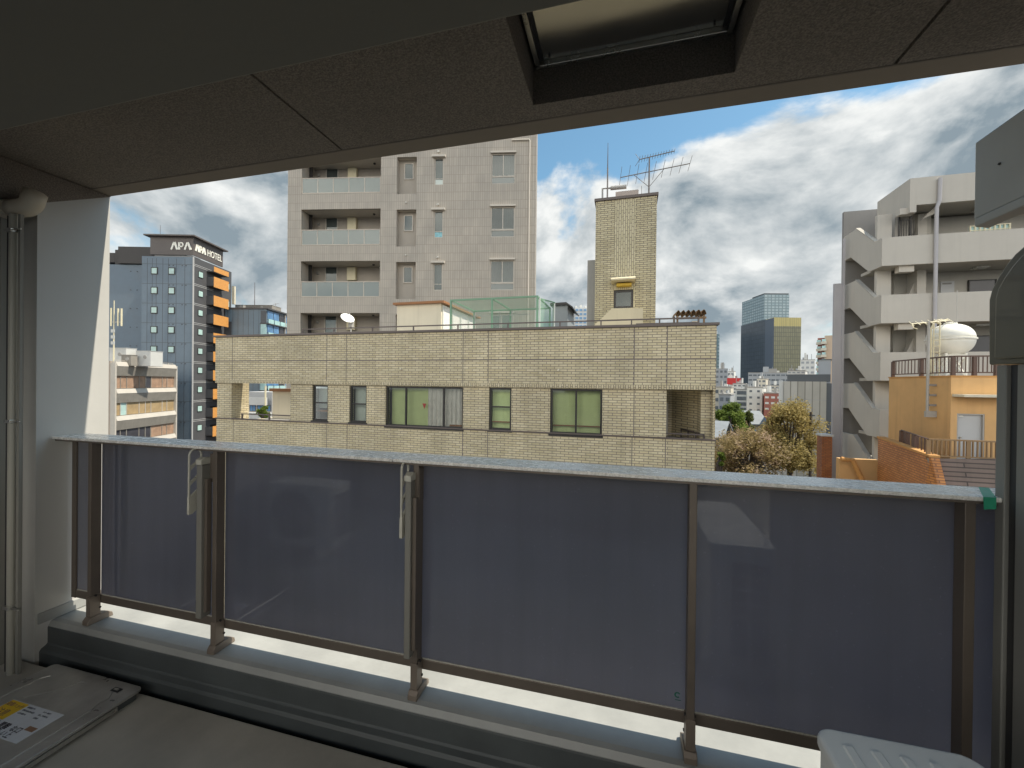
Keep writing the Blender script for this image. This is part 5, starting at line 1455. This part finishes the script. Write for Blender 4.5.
# tank
TY = 2.6
tk = thing('water_tank', 'cream lens shaped water tank on a white lattice stand over the orange house', 'tank', Oh, Oh.s(952, TY), TY, oz1)
tcx = Oh.s(949.5, TY); trr = Oh.s(972, TY) - tcx; tzm = Oh.z(953, 339.5, TY); tzt = Oh.z(953, 324.5, TY); tzb = Oh.z(953, 355, TY)
prof_u = [(trr * math.cos(q), (tzt - tzm) * math.sin(q)) for q in [math.pi / 2 * i / 8 for i in range(8)]] + [(trr * .08, (tzt - tzm))]
MB().lathe((tcx, TY, tzm + .02), [(trr * max(.02, math.cos(q)) ** .85, (tzt - tzm) * math.sin(q)) for q in [math.pi / 2 * i / 9 for i in range(10)]], 40).build('upper_shell', m_tank, tk, smooth=True)
MB().lathe((tcx, TY, tzm - .02), [(trr * max(.35, math.cos(q)) ** .8, -(tzm - tzb) * math.sin(q)) for q in [math.pi / 2 * i / 9 for i in range(10)]], 40).build('lower_shell', m_tank, tk, smooth=True)
MB().lathe((tcx, TY, tzm - .03), [(trr * .9, 0), (trr * 1.05, 0), (trr * 1.05, .06), (trr * .9, .06)], 40).build('flange', m_tank, tk)
MB().lathe((tcx, TY, tzt), [(trr * .28, 0), (trr * .28, .06), (trr * .1, .09)], 24).build('manhole', m_tank, tk)
lg = MB(); rr_ = trr * .62
cs = [(tcx + rr_ * math.cos(RAD(45 + 90 * i)), TY + rr_ * math.sin(RAD(45 + 90 * i))) for i in range(4)]
for i in range(4):
    x, y = cs[i]; x2, y2 = cs[(i + 1) % 4]
    MB().tube((x, y, oz1 + .02), (x, y, tzb + .06), .045, n=8).build('stand_leg', m_tank, tk)
    b_ = MB().tube((x, y, oz1 + .08), (x2, y2, tzb - .02), .028, n=6).tube((x2, y2, oz1 + .08), (x, y, tzb - .02), .028, n=6)
    b_.tube((x, y, tzb - .03), (x2, y2, tzb - .03), .035, n=6)
    b_.build('cross_brace', m_tank, tk)
pp_ = MB(); px_ = Oh.s(937, TY - .5)
pp_.path([(px_ + .2, TY - .3, Oh.z(937, 325, TY)), (px_ - .05, TY - .4, Oh.z(937, 323, TY)), (px_ - .16, TY - .4, Oh.z(934, 330, TY)), (px_ - .14, TY - .4, oz1)], .035, 8)
pp_.build('fill_pipe', m_heater, tk)
lad = MB()
for u in (933, 939): lad.path([(Oh.s(u, TY - .6), TY - .6, oz1), (Oh.s(u, TY - .6), TY - .6, Oh.z(u, 320.5, TY - .6)), (Oh.s(u + 6, TY), TY - .1, Oh.z(u, 320, TY))], .022, 6)
for v in range(322, 372, 6): lad.tube((Oh.s(933, TY - .6), TY - .6, Oh.z(936, v, TY - .6)), (Oh.s(939, TY - .6), TY - .6, Oh.z(936, v, TY - .6)), .016, n=5)
lad.build('ladder', m_heater, tk)
MB().tube((tcx + .28 * trr, TY, tzt), (tcx + .28 * trr, TY, Oh.z(962, 290, TY)), .012, n=5).build('float_rod', m_pale, tk)
# pole with antenna at the corner
po = thing('aerial_pole', 'tall thin pole with a pale aerial before the orange house wall', 'pole', Oh, -.2, 1.0, Oh.z(927, 417, 1.0))
PY = Oh.side(927.6, 390, -.25)[0]; px_ = -.25
MB().tube((px_, PY, Oh.z(927, 416, PY)), (px_, PY, Oh.z(927, 321, PY)), .045, n=8).build('pole', m_pale, po)
MB().box(px_ - .06, -.001, PY - .06, PY + .06, Oh.z(927, 417, PY), Oh.z(927, 411, PY)).build('bracket', m_pale, po)
for v in (385, 395, 405): MB().box(px_ + .05, -.001, PY - .03, PY + .03, Oh.z(927, v + 1, PY), Oh.z(927, v - 1, PY)).build('clamp', m_sdark, po)
ya_, yb2 = Oh.at(911.5, 324, PY), Oh.at(950, 320.5, PY)
bm = MB().tube((ya_[0], PY, ya_[1]), (yb2[0], PY, yb2[1]), .022, n=6).build('boom', m_heater, po)
for i in range(7):
    x = ya_[0] + (yb2[0] - ya_[0]) * i / 6; z = ya_[1] + (yb2[1] - ya_[1]) * i / 6
    MB().tube((x - .08, PY - .30, z - .10), (x + .08, PY + .30, z + .12), .012, n=5).build('element', m_heater, bm)
MB().path([(ya_[0], PY, ya_[1]), (ya_[0] + .02, PY - .1, ya_[1] - .16), (ya_[0] + .12, PY - .1, ya_[1] - .2)], .016, 5).build('dipole', m_heater, bm)
# nearer terrace railing and walls
Tr = Frame(929.5, 16.3, 1.0)
tr_ = thing('terrace_railing', 'bronze barred railing before the grey door of the orange house', 'railing', Tr, 1, 0, 0)
OFF[tr_.name] = Vector((1, 0, 0))
tz1, tz0 = Tr.z(960, 439.6), Tr.z(960, 457.5)
a0, a1 = Tr.s(929.2), Tr.s(1050)
tr_.location = Tr.world(1, 0, tz0 - .1); OFF[tr_.name] = Vector((1, 0, tz0 - .1))
MB().box(a0, a1, -.03, .03, tz1 - .05, tz1).build('handrail', m_goldr, tr_)
MB().box(a0, a1, -.025, .025, tz0, tz0 + .04).build('bottom_bar', m_goldr, tr_)
nb = 26
for i in range(nb + 1):
    x = a0 + (a1 - a0) * i / nb; w_ = .055 if i % 9 == 0 else .016
    MB().box(x - w_, x + w_, -.02, .02, tz0 - (.1 if i % 9 == 0 else -.041), tz1 - .051).build('post' if i % 9 == 0 else 'baluster', m_goldr, tr_)
# the return of the railing, running back to the left
ra_ = Vector((a0, 0)); q2 = Tr.at(901.5, 433, 3.0); rb_ = Vector((q2[0], 3.0))
for zz_ in (tz1 - .025, tz0 + .02):
    MB().tube((ra_.x, ra_.y, zz_), (rb_.x, rb_.y, zz_), .028, n=6).build('return_bar', m_brownr, tr_)
for i in range(1, 10):
    p = ra_.lerp(rb_, i / 9); w_ = .05 if i in (4, 7, 9) else .015
    MB().box(p.x - w_, p.x + w_, p.y - w_, p.y + w_, tz0 - .1, tz1 - .04).build('post' if w_ > .03 else 'baluster', m_brownr, tr_)
# sloping orange tile wall: from the far left corner towards us on the right
wl = thing('orange_tile_wall', 'orange tiled garden wall sloping down below the bronze railing', 'wall', Tr, 0, 0, 0)
pa = Tr.at(878, 438, 4.0); pb = Tr.at(931, 457.5, -.25)
za_, zb_ = pa[1], pb[1]
A_, B_ = Vector((pa[0], 4.0)), Vector((pb[0], -.25))
nn = (B_ - A_).normalized(); nn = Vector((-nn.y, nn.x)) * .2
ze = Tr.at(937.5, 484, -.35)
vs = [(A_.x, A_.y, za_), (B_.x, B_.y, zb_), (ze[0], -.35, ze[1]), (ze[0], -.35, 0), (A_.x, A_.y, 0)]
wv = vs + [(v[0] + nn.x, v[1] + nn.y, v[2]) for v in vs]
MB().add(wv, [(0, 1, 2, 3, 4), (9, 8, 7, 6, 5), (0, 5, 6, 1), (1, 6, 7, 2), (2, 7, 8, 3), (3, 8, 9, 4), (4, 9, 5, 0)]).build('wall', m_tile_o, wl)
cpv = [(A_.x - nn.x * .2, A_.y - nn.y * .2, za_ + .005), (B_.x - nn.x * .2, B_.y - nn.y * .2, zb_ + .005), (B_.x + nn.x * 1.1, B_.y + nn.y * 1.1, zb_ + .005), (A_.x + nn.x * 1.1, A_.y + nn.y * 1.1, za_ + .005)]
MB().add(cpv + [(v[0], v[1], v[2] + .07) for v in cpv], [(0, 1, 2, 3), (7, 6, 5, 4), (0, 4, 5, 1), (1, 5, 6, 2), (2, 6, 7, 3), (3, 7, 4, 0)]).build('coping', m_oranged, wl)
# brown boarded slope in front of the railing
sg = thing('boarded_roof', 'brown boarded roof slope under the bronze railing at the right', 'roof', Tr, 2, 0, 0)
c_ = [Tr.at(929.0, 458.5, -.05), Tr.at(1050, 459, -.05), Tr.at(1056, 496, -.16), Tr.at(939.5, 494, -.16)]
dd = (-.05, -.05, -.16, -.16)
MB().add([(c_[i][0], dd[i], c_[i][1]) for i in range(4)] + [(c_[i][0], dd[i] + .15, c_[i][1] - .1) for i in range(4)], [(0, 1, 2, 3), (7, 6, 5, 4), (0, 4, 5, 1), (1, 5, 6, 2), (2, 6, 7, 3), (3, 7, 4, 0)]).build('boards', m_shing, sg)
e0_, e1_ = Tr.at(928.6, 458, -.08), Tr.at(939.2, 494, -.2)
MB().tube((e0_[0], -.08, e0_[1]), (e1_[0], -.2, e1_[1]), .045, n=6).build('verge', m_sdark, sg)
MB().box(c_[3][0], c_[2][0], -.14, .1, 0, c_[3][1] - .12).build('wall', m_orange, sg)
# low peach wall with its handrail, left of the tile wall
pw = thing('peach_wall', 'low peach wall with an orange handrail left of the orange tile wall', 'wall', Tr, -4, 4.3, 0)
a_, b_ = Tr.at(839.5, 458.5, 4.6), Tr.at(880, 458.5, 4.6)
MB().box(a_[0], b_[0], 4.6, 4.9, 0, a_[1]).build('wall', m_orange, pw)
h0, h1, h2 = Tr.at(841, 459, 4.2), Tr.at(852.5, 460, 4.2), Tr.at(862.5, 480, 4.2)
MB().path([(h0[0], 4.2, h0[1]), (h1[0], 4.2, h1[1]), (h2[0], 4.2, h2[1]), (h2[0] + .3, 4.2, 5)], .10, 8).build('handrail', m_oranged, pw)
# red brick pillar and its white cap
m_redb = tile_mat('red_brick', (0.30, 0.095, 0.03), (0.46, 0.17, 0.05), (0.16, 0.07, 0.04), 0.22, 0.075, 0.012, stain=0.3)
rp = Frame(822.8, 26.0, 0)
rpt = thing('brick_pillar', 'red brick chimney pillar with a white cap beside the lilac shaft', 'pillar', rp, .4, 0, 0)
MB().box(0, rp.s(833), 0, .6, 0, rp.z(828, 436.5)).build('shaft', m_redb, rpt)
MB().box(-.05, rp.s(833) + .05, -.05, .65, rp.z(828, 436.4), rp.z(828, 434.6)).build('cap', m_wbox, rpt)

# ================================================================ the far town
def sheet_mat(name, a, b, w):
    return tile_mat(name, a, b, tuple(x * .6 for x in a), w, 30.0, w * .08, offset=0.0, stain=.08, bump=.2)
def block(name, label, cat, u0, u1, vt, Y, deg, m, depth=10.0, rows=0, cols=0, wm=None, pad=.18, vb=None, left=False, group=None, roof=None, wr=(.30, .72), cw=.6):
    deg = math.degrees(math.atan2(on_y(u0, 388, 1.0).x, 1.0)) + 2 + int(u0 * 7) % 5     # flank just out of sight
    depth = min(depth, 9)
    fr = Frame(u0, Y, deg)
    W_ = fr.s(u1); z1_ = fr.z((u0 + u1) / 2, vt)
    t_ = thing(name, label, cat, fr, W_ / 2, 0, 0, group)
    MB().box(0, W_, 0, depth, 0, z1_).build('wall', m, t_)
    MB().box(-.1, W_ + .1, -.1, depth + .1, z1_ + .002, z1_ + .25).build('roof', roof or m_concrete, t_)
    rg_ = random.Random(int(u0 * 10))
    for q in range(3):
        xa_ = W_ * rg_.uniform(.05, .7); wd_ = W_ * rg_.uniform(.08, .25); hh_ = rg_.uniform(.5, 2.2) * Y / 150
        MB().box(xa_, xa_ + wd_, .5 + q * 2, 1.8 + q * 2, z1_ + .26, z1_ + .26 + hh_).build('roof_plant', (m_concrete, m_offw, m_greyp)[q], t_)
    xa_ = W_ * rg_.uniform(.2, .8); MB().tube((xa_, 3, z1_ + .26), (xa_, 3, z1_ + .26 + Y * .012), .0005 * Y, n=5).build('aerial', m_greyp, t_)
    if rows:
        zb_ = fr.z((u0 + u1) / 2, vb or 470)
        hstep = (z1_ - zb_) / rows
        for r in range(rows):
            for c in range(cols):
                x = W_ * (c + .5) / cols; hw = W_ / cols * cw / 2
                zA = z1_ - hstep * (r + wr[1]); zB = z1_ - hstep * (r + wr[0])
                if zA < 1: continue
                MB().box(x - hw, x + hw, -.06, -.002, zA, zB).build('window', wm or m_odark, t_)
    return fr, t_, W_, z1_
m_cream = mat('cream_paint', (0.60, 0.56, 0.47), 0.8, 0.06, 0.2)
m_offw = mat('off_white_paint', (0.66, 0.66, 0.63), 0.8, 0.06, 0.2)
m_greyp = mat('grey_paint', (0.34, 0.36, 0.38), 0.8, 0.08, 0.2)
m_dkgrey = mat('dark_grey_paint', (0.10, 0.11, 0.12), 0.7, 0.08, 0.3)
m_redbr = mat('red_brown_tile', (0.34, 0.13, 0.10), 0.8, 0.1, 0.4)
m_farwin = mat('far_window', (0.13, 0.15, 0.17), 0.25, 0.3, 0.3)
m_fardark = tile_mat('navy_curtain_wall', (0.045, 0.06, 0.085), (0.06, 0.078, 0.105), (0.03, 0.04, 0.055), 3.2, 4.0, 0.25, offset=0, rough=.3, stain=.1, bump=.1)
m_fargold = tile_mat('gold_curtain_wall', (0.17, 0.17, 0.105), (0.22, 0.215, 0.13), (0.10, 0.105, 0.08), 1.7, 4.0, 0.28, offset=0, rough=.3, stain=.1, bump=.1)
m_goldtop = tile_mat('gold_top_band', (0.42, 0.36, 0.14), (0.50, 0.43, 0.17), (0.30, 0.26, 0.12), 1.7, 30.0, 0.2, offset=0, rough=.35, stain=.05, bump=.1)
m_farglass = tile_mat('pale_teal_curtain_wall', (0.26, 0.36, 0.40), (0.36, 0.45, 0.48), (0.16, 0.23, 0.26), 5.0, 3.9, 0.7, offset=0, rough=.25, stain=.1, bump=.1)
m_roofg = mat('grey_roof_tile', (0.20, 0.22, 0.24), 0.7, 0.15, 1.0)
# navy and gold office tower with the glass one behind
fr = Frame(773.2, 430, -14)
t = thing('gold_tower', 'far navy and gold office tower standing before a pale glass tower', 'tower', fr, 0, 0, 0)
zT = fr.z(785, 317.5); WT = fr.s(800.3); zg = fr.z(785, 326.2)
dsd = fr.side(741.3, 340)[0]
MB().box(0, WT, 0, 30, 0, zg).build('gold_wall', m_fargold, t)
MB().box(0, WT, 0, 30, zg + .01, zT).build('gold_crown', m_goldtop, t)
dk_ = fr.side(765.5, 340)[0]
MB().box(-.6, -.01, .2, dk_, 0, zT - .5).build('corner_shaft', mat('navy_shaft', (.085, .11, .15), .4, .06, .2), t)
MB().box(-.5, WT - 1, dk_ + .1, dsd, 0, zT).build('navy_wall', m_fardark, t)
fr = Frame(763, 640, -14)
t = thing('glass_tower', 'far pale teal glass tower rising behind the navy and gold one', 'tower', fr, 10, 0, 0)
WT = fr.s(788); zT = fr.z(775, 294.5)
MB().box(0, WT, 0, fr.side(742, 310)[0], 0, zT).build('wall', m_farglass, t)
MB().box(.5, WT - .5, .5, 30, zT + .01, zT + 1.8).build('crown', m_dkgrey, t)
fr = Frame(712, 500, -14)
t = thing('slim_glass_tower', 'slim far teal tower showing past the right end of the tiled building', 'tower', fr, 5, 0, 0)
MB().box(fr.s(690), fr.s(718.8), 0, 30, 0, fr.z(716, 334)).build('wall', m_farglass, t)
MB().box(fr.s(700), fr.s(717.5), 2, 20, fr.z(716, 333.9), fr.z(716, 331)).build('plant', m_wbox, t)
fr = Frame(574, 330, -14)
t = thing('far_apartment_tower', 'far white and blue apartment tower between the green enclosure and the roof tower', 'tower', fr, 5, 0, 0)
W_ = fr.s(594); zT = fr.z(584, 307.5)
MB().box(0, W_, 0, 20, 0, zT).build('wall', m_offw, t)
m_bluew = mat('blue_balcony_glass', (.18, .32, .50), .3, .2, .3)
for r in range(8):
    for c in range(5):
        MB().box(W_ * (c + .15) / 5, W_ * (c + .85) / 5, -.3, -.01, zT - 3.2 * (r + 1) + .2, zT - 3.2 * (r + 1) + 2.0).build('window', m_bluew, t)
for c in range(4): MB().box(W_ * (c + .1) / 4, W_ * (c + .5) / 4, 2, 8, zT + .01, zT + 1.5 + c % 2).build('plant', m_offw, t)
# low town between the tiled building and the stairs
block('grey_office', 'far grey office left of the red shop front', 'building', 715, 727.5, 369, 230, -12, m_greyp, 18, 6, 3, m_farwin, vb=400)
block('tan_tower_block', 'small pale block peeping over the roofs beside the navy tower', 'building', 727, 734, 371.5, 300, -12, m_offw, 15, 5, 2, m_farwin, vb=400)
m_redshop = mat('red_sign_band', (.60, .03, .03), .5, .06, .3)
fr, t, W_, z1_ = block('red_shop', 'far low building with a red sign band at the foot of the navy tower', 'shop', 726.5, 741, 379.5, 190, -12, m_offw, 12)
MB().box(.2, W_ - .2, -.4, -.003, fr.z(733, 384.5), fr.z(733, 378)).build('sign_band', m_redshop, t)
for i in range(4): MB().box(W_ * (i + .2) / 4, W_ * (i + .7) / 4, -.2, -.002, fr.z(733, 389), fr.z(733, 386)).build('window', m_farwin, t)
block('white_stepped_flats', 'white flats with stacked grey balconies left of the red brown flats', 'building', 735.5, 760.5, 390.0, 105, -8, m_offw, 12, 4, 2, m_farwin, vb=412.5, wr=(.2, .85), cw=.75)
block('white_gable_flats', 'white gable wall with small square windows right of the stacked balconies', 'building', 747.0, 762.5, 387.8, 98, -8, m_offw, 12, 4, 2, m_farwin, vb=413, wr=(.38, .7), cw=.34)
block('cream_house_far', 'cream house at the end of the tiled wall under the red shop', 'house', 714, 731, 387.5, 90, -5, m_cream, 10, 3, 3, m_farwin, vb=412)
block('grey_house_far', 'grey house with two windows beside the cream house by the tiled wall', 'house', 719, 730.5, 395, 80, -5, m_greyp, 8, 2, 2, m_farwin, vb=412)
block('redbrown_flats', 'red brown tiled flats with pale balconies behind the cherry tree', 'building', 764, 782.5, 393.5, 95, -10, m_redbr, 12, 3, 3, m_offw, vb=411, wr=(.5, .85), cw=.6)
block('glass_office', 'long dark office with pale windows at the foot of the gold tower', 'building', 748, 790, 373, 210, -12, m_greyp, 20, 4, 9, m_farwin, vb=392, wr=(.3, .65), cw=.8)
block('water_tank_house', 'small cream rooftop block in the middle of the low town', 'building', 757, 766, 379, 150, -8, m_cream, 8, 3, 2, m_farwin, vb=392)
block('pale_row', 'pale low row of houses with a sloping roof before the glass office', 'building', 766, 784, 386, 120, -8, m_cream, 10, 2, 4, m_farwin, vb=393)
block('white_plant_roof', 'white block of roof plant beyond the dark topped building', 'building', 787, 805, 371, 170, -10, m_offw, 10, 3, 4, m_greyp, vb=380)
block('white_far_block', 'tall white block at the right of the gold tower foot', 'building', 800, 814.5, 360, 240, -12, m_offw, 15, 4, 3, m_greyp, vb=380)
block('far_office', 'far office with dark bands behind the red shop', 'building', 733, 746, 384, 140, -10, m_offw, 10, 3, 3, m_farwin, vb=394)
# pale metal clad hall with a dark top
m_clad = sheet_mat('ribbed_metal_cladding', (.40, .38, .33), (.52, .50, .45), .75)
fr = Frame(783.5, 60, 19.5)
t = thing('clad_hall', 'pale ribbed metal hall with a dark flat top behind the brown tree', 'building', fr, 3, 0, 0)
W_ = fr.s(826.5); z1_ = fr.z(805, 381.5)
MB().box(0, W_, 0, 14, 0, z1_).build('wall', m_clad, t)
MB().box(fr.s(787), W_ + .4, .4, 14.5, z1_ + .001, fr.z(805, 374.3)).build('dark_top', m_dkgrey, t)
MB().box(W_ + .001, W_ + 1.0, .2, 14, 0, z1_ - .2).build('dark_edge', m_dkgrey, t)
MB().box(-.5, -.001, .1, .8, 0, z1_).build('white_edge', m_offw, t)
for v in (399.5, 428): MB().box(0, W_, -.03, -.001, fr.z(805, v + .3), fr.z(805, v)).build('seam', m_greyp, t)
fr = Frame(818, 68, 22)
t = thing('dark_plant_house', 'dark grey block above the right end of the ribbed hall', 'building', fr, 1, 0, 0)
MB().box(0, fr.s(830.5), 0, 6, 0, fr.z(825, 360)).build('wall', m_greyp, t)
MB().box(-.1, fr.s(830.5) + .1, -.1, 6.1, fr.z(825, 359.9), fr.z(825, 359.2)).build('roof', m_dkgrey, t)
# peach apartment block with teal balconies
fr = Frame(824, 150, 22)
t = thing('peach_apartments', 'peach apartment block with teal glass balconies beside the stair shaft', 'building', fr, 3, 0, 0)
zT = fr.z(828, 335.5); W_ = fr.s(850)
m_peach = mat('peach_tile', (.55, .43, .32), .8, .06, .3)
MB().box(0, W_, 0, 14, 0, zT).build('wall', m_peach, t)
MB().box(fr.s(817, 3), -.01, 3, 8, 0, fr.z(820, 338, 3)).build('side_wall', m_redbr, t)
stp = (fr.z(828, 337) - fr.z(828, 337 + 6.6 * 4)) / 4
for k in range(8):
    z_ = zT - .8 - k * stp
    for x0_, x1_, y_ in ((fr.s(815.5, 2), fr.s(821, 2), 1.5), (fr.s(820, 0) + .1, fr.s(826), -1.0)):
        MB().box(x0_, x1_, y_, y_ + .9, z_ - stp * .9, z_ - stp * .52).build('balcony', m_cream, t)
        MB().box(x0_ + .2, x1_ - .2, y_ + .3, y_ + .5, z_ - stp * .50, z_ - stp * .15).build('window', m_cyan, t)
# tiled temple-like roof under the trees
def gable(name, label, u0, u1, vr, ve, Y, deg, mroof, mwall, dep_=7):
    fr = Frame(u0, Y, deg); W_ = fr.s(u1); zr_ = fr.z((u0 + u1) / 2, vr); ze_ = fr.z((u0 + u1) / 2, ve)
    t_ = thing(name, label, 'house', fr, W_ / 2, 0, 0)
    MB().box(.3, W_ - .3, .4, dep_ - .4, 0, ze_ - .01).build('wall', mwall, t_)
    MB().prism([(-.3, ze_), (dep_ / 2, zr_), (dep_ + .3, ze_), (dep_ + .3, ze_ - .15), (dep_ / 2, zr_ - .15), (-.3, ze_ - .15)], 'x', -.3, W_ + .3).build('roof', mroof, t_)
    return t_
gable('grey_roofed_house', 'house with a grey tiled roof among the trees below the red brown flats', 740, 768, 412.0, 424, 70, -6, m_roofg, m_cream)
gable('slate_roofed_house', 'low slate roof at the end of the tiled building under the green tree', 702, 722, 423, 437, 48, 20, m_roofg, m_concrete)
gable('teal_roofed_house', 'low house with a dull roof between the green and the brown tree', 725, 757, 426, 432, 62, -6, m_roofg, m_offw)

# ---- trees
def leaf_mat(name, a, b, c):
    m, t, bs = base_mat(name)
    co = t.nodes.new('ShaderNodeTexCoord')
    n = t.nodes.new('ShaderNodeTexNoise'); n.inputs['Scale'].default_value = 1.1; n.inputs['Detail'].default_value = 6; n.inputs['Roughness'].default_value = .8
    t.links.new(co.outputs['Object'], n.inputs['Vector'])
    r = t.nodes.new('ShaderNodeValToRGB')
    r.color_ramp.elements[0].position = .34; r.color_ramp.elements[0].color = (*a, 1)
    r.color_ramp.elements[1].position = .66; r.color_ramp.elements[1].color = (*c, 1)
    e_ = r.color_ramp.elements.new(.5); e_.color = (*b, 1)
    t.links.new(n.outputs['Fac'], r.inputs[0]); t.links.new(r.outputs[0], bs.inputs['Base Color'])
    bs.inputs['Roughness'].default_value = .7
    bs.inputs['Specular IOR Level'].default_value = .2
    tl = t.nodes.new('ShaderNodeBsdfTranslucent'); t.links.new(r.outputs[0], tl.inputs[0])
    mx = t.nodes.new('ShaderNodeMixShader'); mx.inputs[0].default_value = .5
    t.links.new(bs.outputs[0], mx.inputs[1]); t.links.new(tl.outputs[0], mx.inputs[2])
    t.links.new(mx.outputs[0], t.nodes['Material Output'].inputs[0])
    return m
m_bark = mat('bark', (.10, .08, .07), .9, .2, 3.0)
def tree(name, label, u, Y, vtop, vbot, du, ml, n, size, seed, squash=1.0, clumps=26):
    rg = random.Random(seed)
    p = on_y(u, vtop, Y); top = p.z + EYE; rad = abs(on_y(u + du, vtop, Y).x - p.x) * .95
    zlow = on_y(u, vbot, Y).z + EYE; zlow = max(2.0, zlow)
    fr = HOME
    t_ = thing(name, label, 'tree', fr, p.x, Y, 0)
    tr_m = MB(); fork = zlow + (top - zlow) * .12
    tr_m.path([(p.x, Y, 0), (p.x + .1, Y, fork * .5), (p.x, Y, fork)], [.38, .28, .24], 9)
    tr_m.build('trunk', m_bark, t_, smooth=True)
    cen = []
    br = MB()
    for i in range(clumps):
        a = rg.uniform(0, 2 * math.pi); h = rg.random() ** .8
        prof = math.sqrt(max(.05, 1 - (h * 1.02 - .30) ** 2 / (.75 ** 2)))
        r = rad * prof * math.sqrt(rg.uniform(.12, 1.0))
        c_ = Vector((p.x + r * math.cos(a), Y + r * math.sin(a) * squash, zlow + (top - zlow) * (.08 + .9 * h)))
        cen.append((c_, rad * rg.uniform(.20, .40)))
        mid = Vector((p.x, Y, fork)).lerp(c_, .5) + Vector((rg.uniform(-.3, .3), rg.uniform(-.3, .3), .35))
        br.path([(p.x, Y, fork - .2), mid, c_, c_ + (c_ - mid) * .35], [.13, .075, .03, .012], 5)
    br.build('limbs', m_bark, t_)
    lf = MB()
    for i in range(n):
        c_, rr = rg.choice(cen)
        v = Vector((rg.gauss(0, 1), rg.gauss(0, 1), rg.gauss(0, .8)))
        v = v.normalized() * rr * (rg.random() ** .45) * rg.choice((1, 1, 1, 1.35))
        q = c_ + v
        a = Vector((rg.gauss(0, 1), rg.gauss(0, 1), rg.gauss(0, 1))).normalized(); b = a.orthogonal().normalized()
        s_ = size * rg.uniform(.55, 1.35)
        lf.v += [q - a * s_, q + b * s_ * .55, q + a * s_, q - b * s_ * .55]
        k_ = len(lf.v); lf.f.append((k_ - 4, k_ - 3, k_ - 2, k_ - 1))
    lf.build('crown', ml, t_)
    return t_
m_lf_green = leaf_mat('spring_green_leaf', (.06, .10, .02), (.14, .20, .035), (.24, .30, .06))
m_lf_brown = leaf_mat('bronze_leaf', (.25, .20, .07), (.40, .315, .115), (.52, .42, .19))
m_lf_pink = leaf_mat('blossom_and_bronze_leaf', (.21, .165, .06), (.34, .26, .115), (.60, .45, .38))
m_lf_dark = leaf_mat('olive_leaf', (.05, .07, .02), (.10, .12, .035), (.16, .17, .06))
tree('bronze_tree', 'large bronze leaved tree before the pale ribbed hall', 791, 44, 406, 478, 33, m_lf_brown, 24000, .105, 3, clumps=46)
tree('cherry_tree', 'wide cherry tree with pink blossom and bronze leaves along the tiled building', 748, 42, 437, 482, 42, m_lf_pink, 24000, .105, 5, clumps=46)
tree('green_tree', 'fresh green tree at the right end of the tiled building', 731, 55, 405, 440, 17, m_lf_green, 9000, .13, 8, clumps=26)
tree('olive_tree', 'thin olive tree between the green tree and the grey roofed house', 745, 58, 411, 440, 11, m_lf_dark, 2200, .18, 12, clumps=14)
tree('small_green_bush_tree', 'small green tree low at the foot of the tiled building', 719, 40, 452, 480, 6, m_lf_green, 1500, .14, 21, clumps=9)
tree('corner_shrub_tree', 'small sunlit tree seen through the open left corner of the tiled building', 263.5, 40, 405, 420, 5, m_lf_green, 900, .16, 31, clumps=8)
# lamp post by the tree
fr = Frame(811.3, 43, 0)
t = thing('utility_pole', 'tall brown pole rising right of the bronze tree', 'pole', fr, 0, 0, 0)
MB().tube((0, 0, 0), (0, 0, fr.z(811, 412)), .16, .10, 8).build('shaft', m_bark, t)
MB().box(-.3, .3, -.05, .05, fr.z(811, 416), fr.z(811, 414.8)).build('crossarm', m_dkgrey, t)
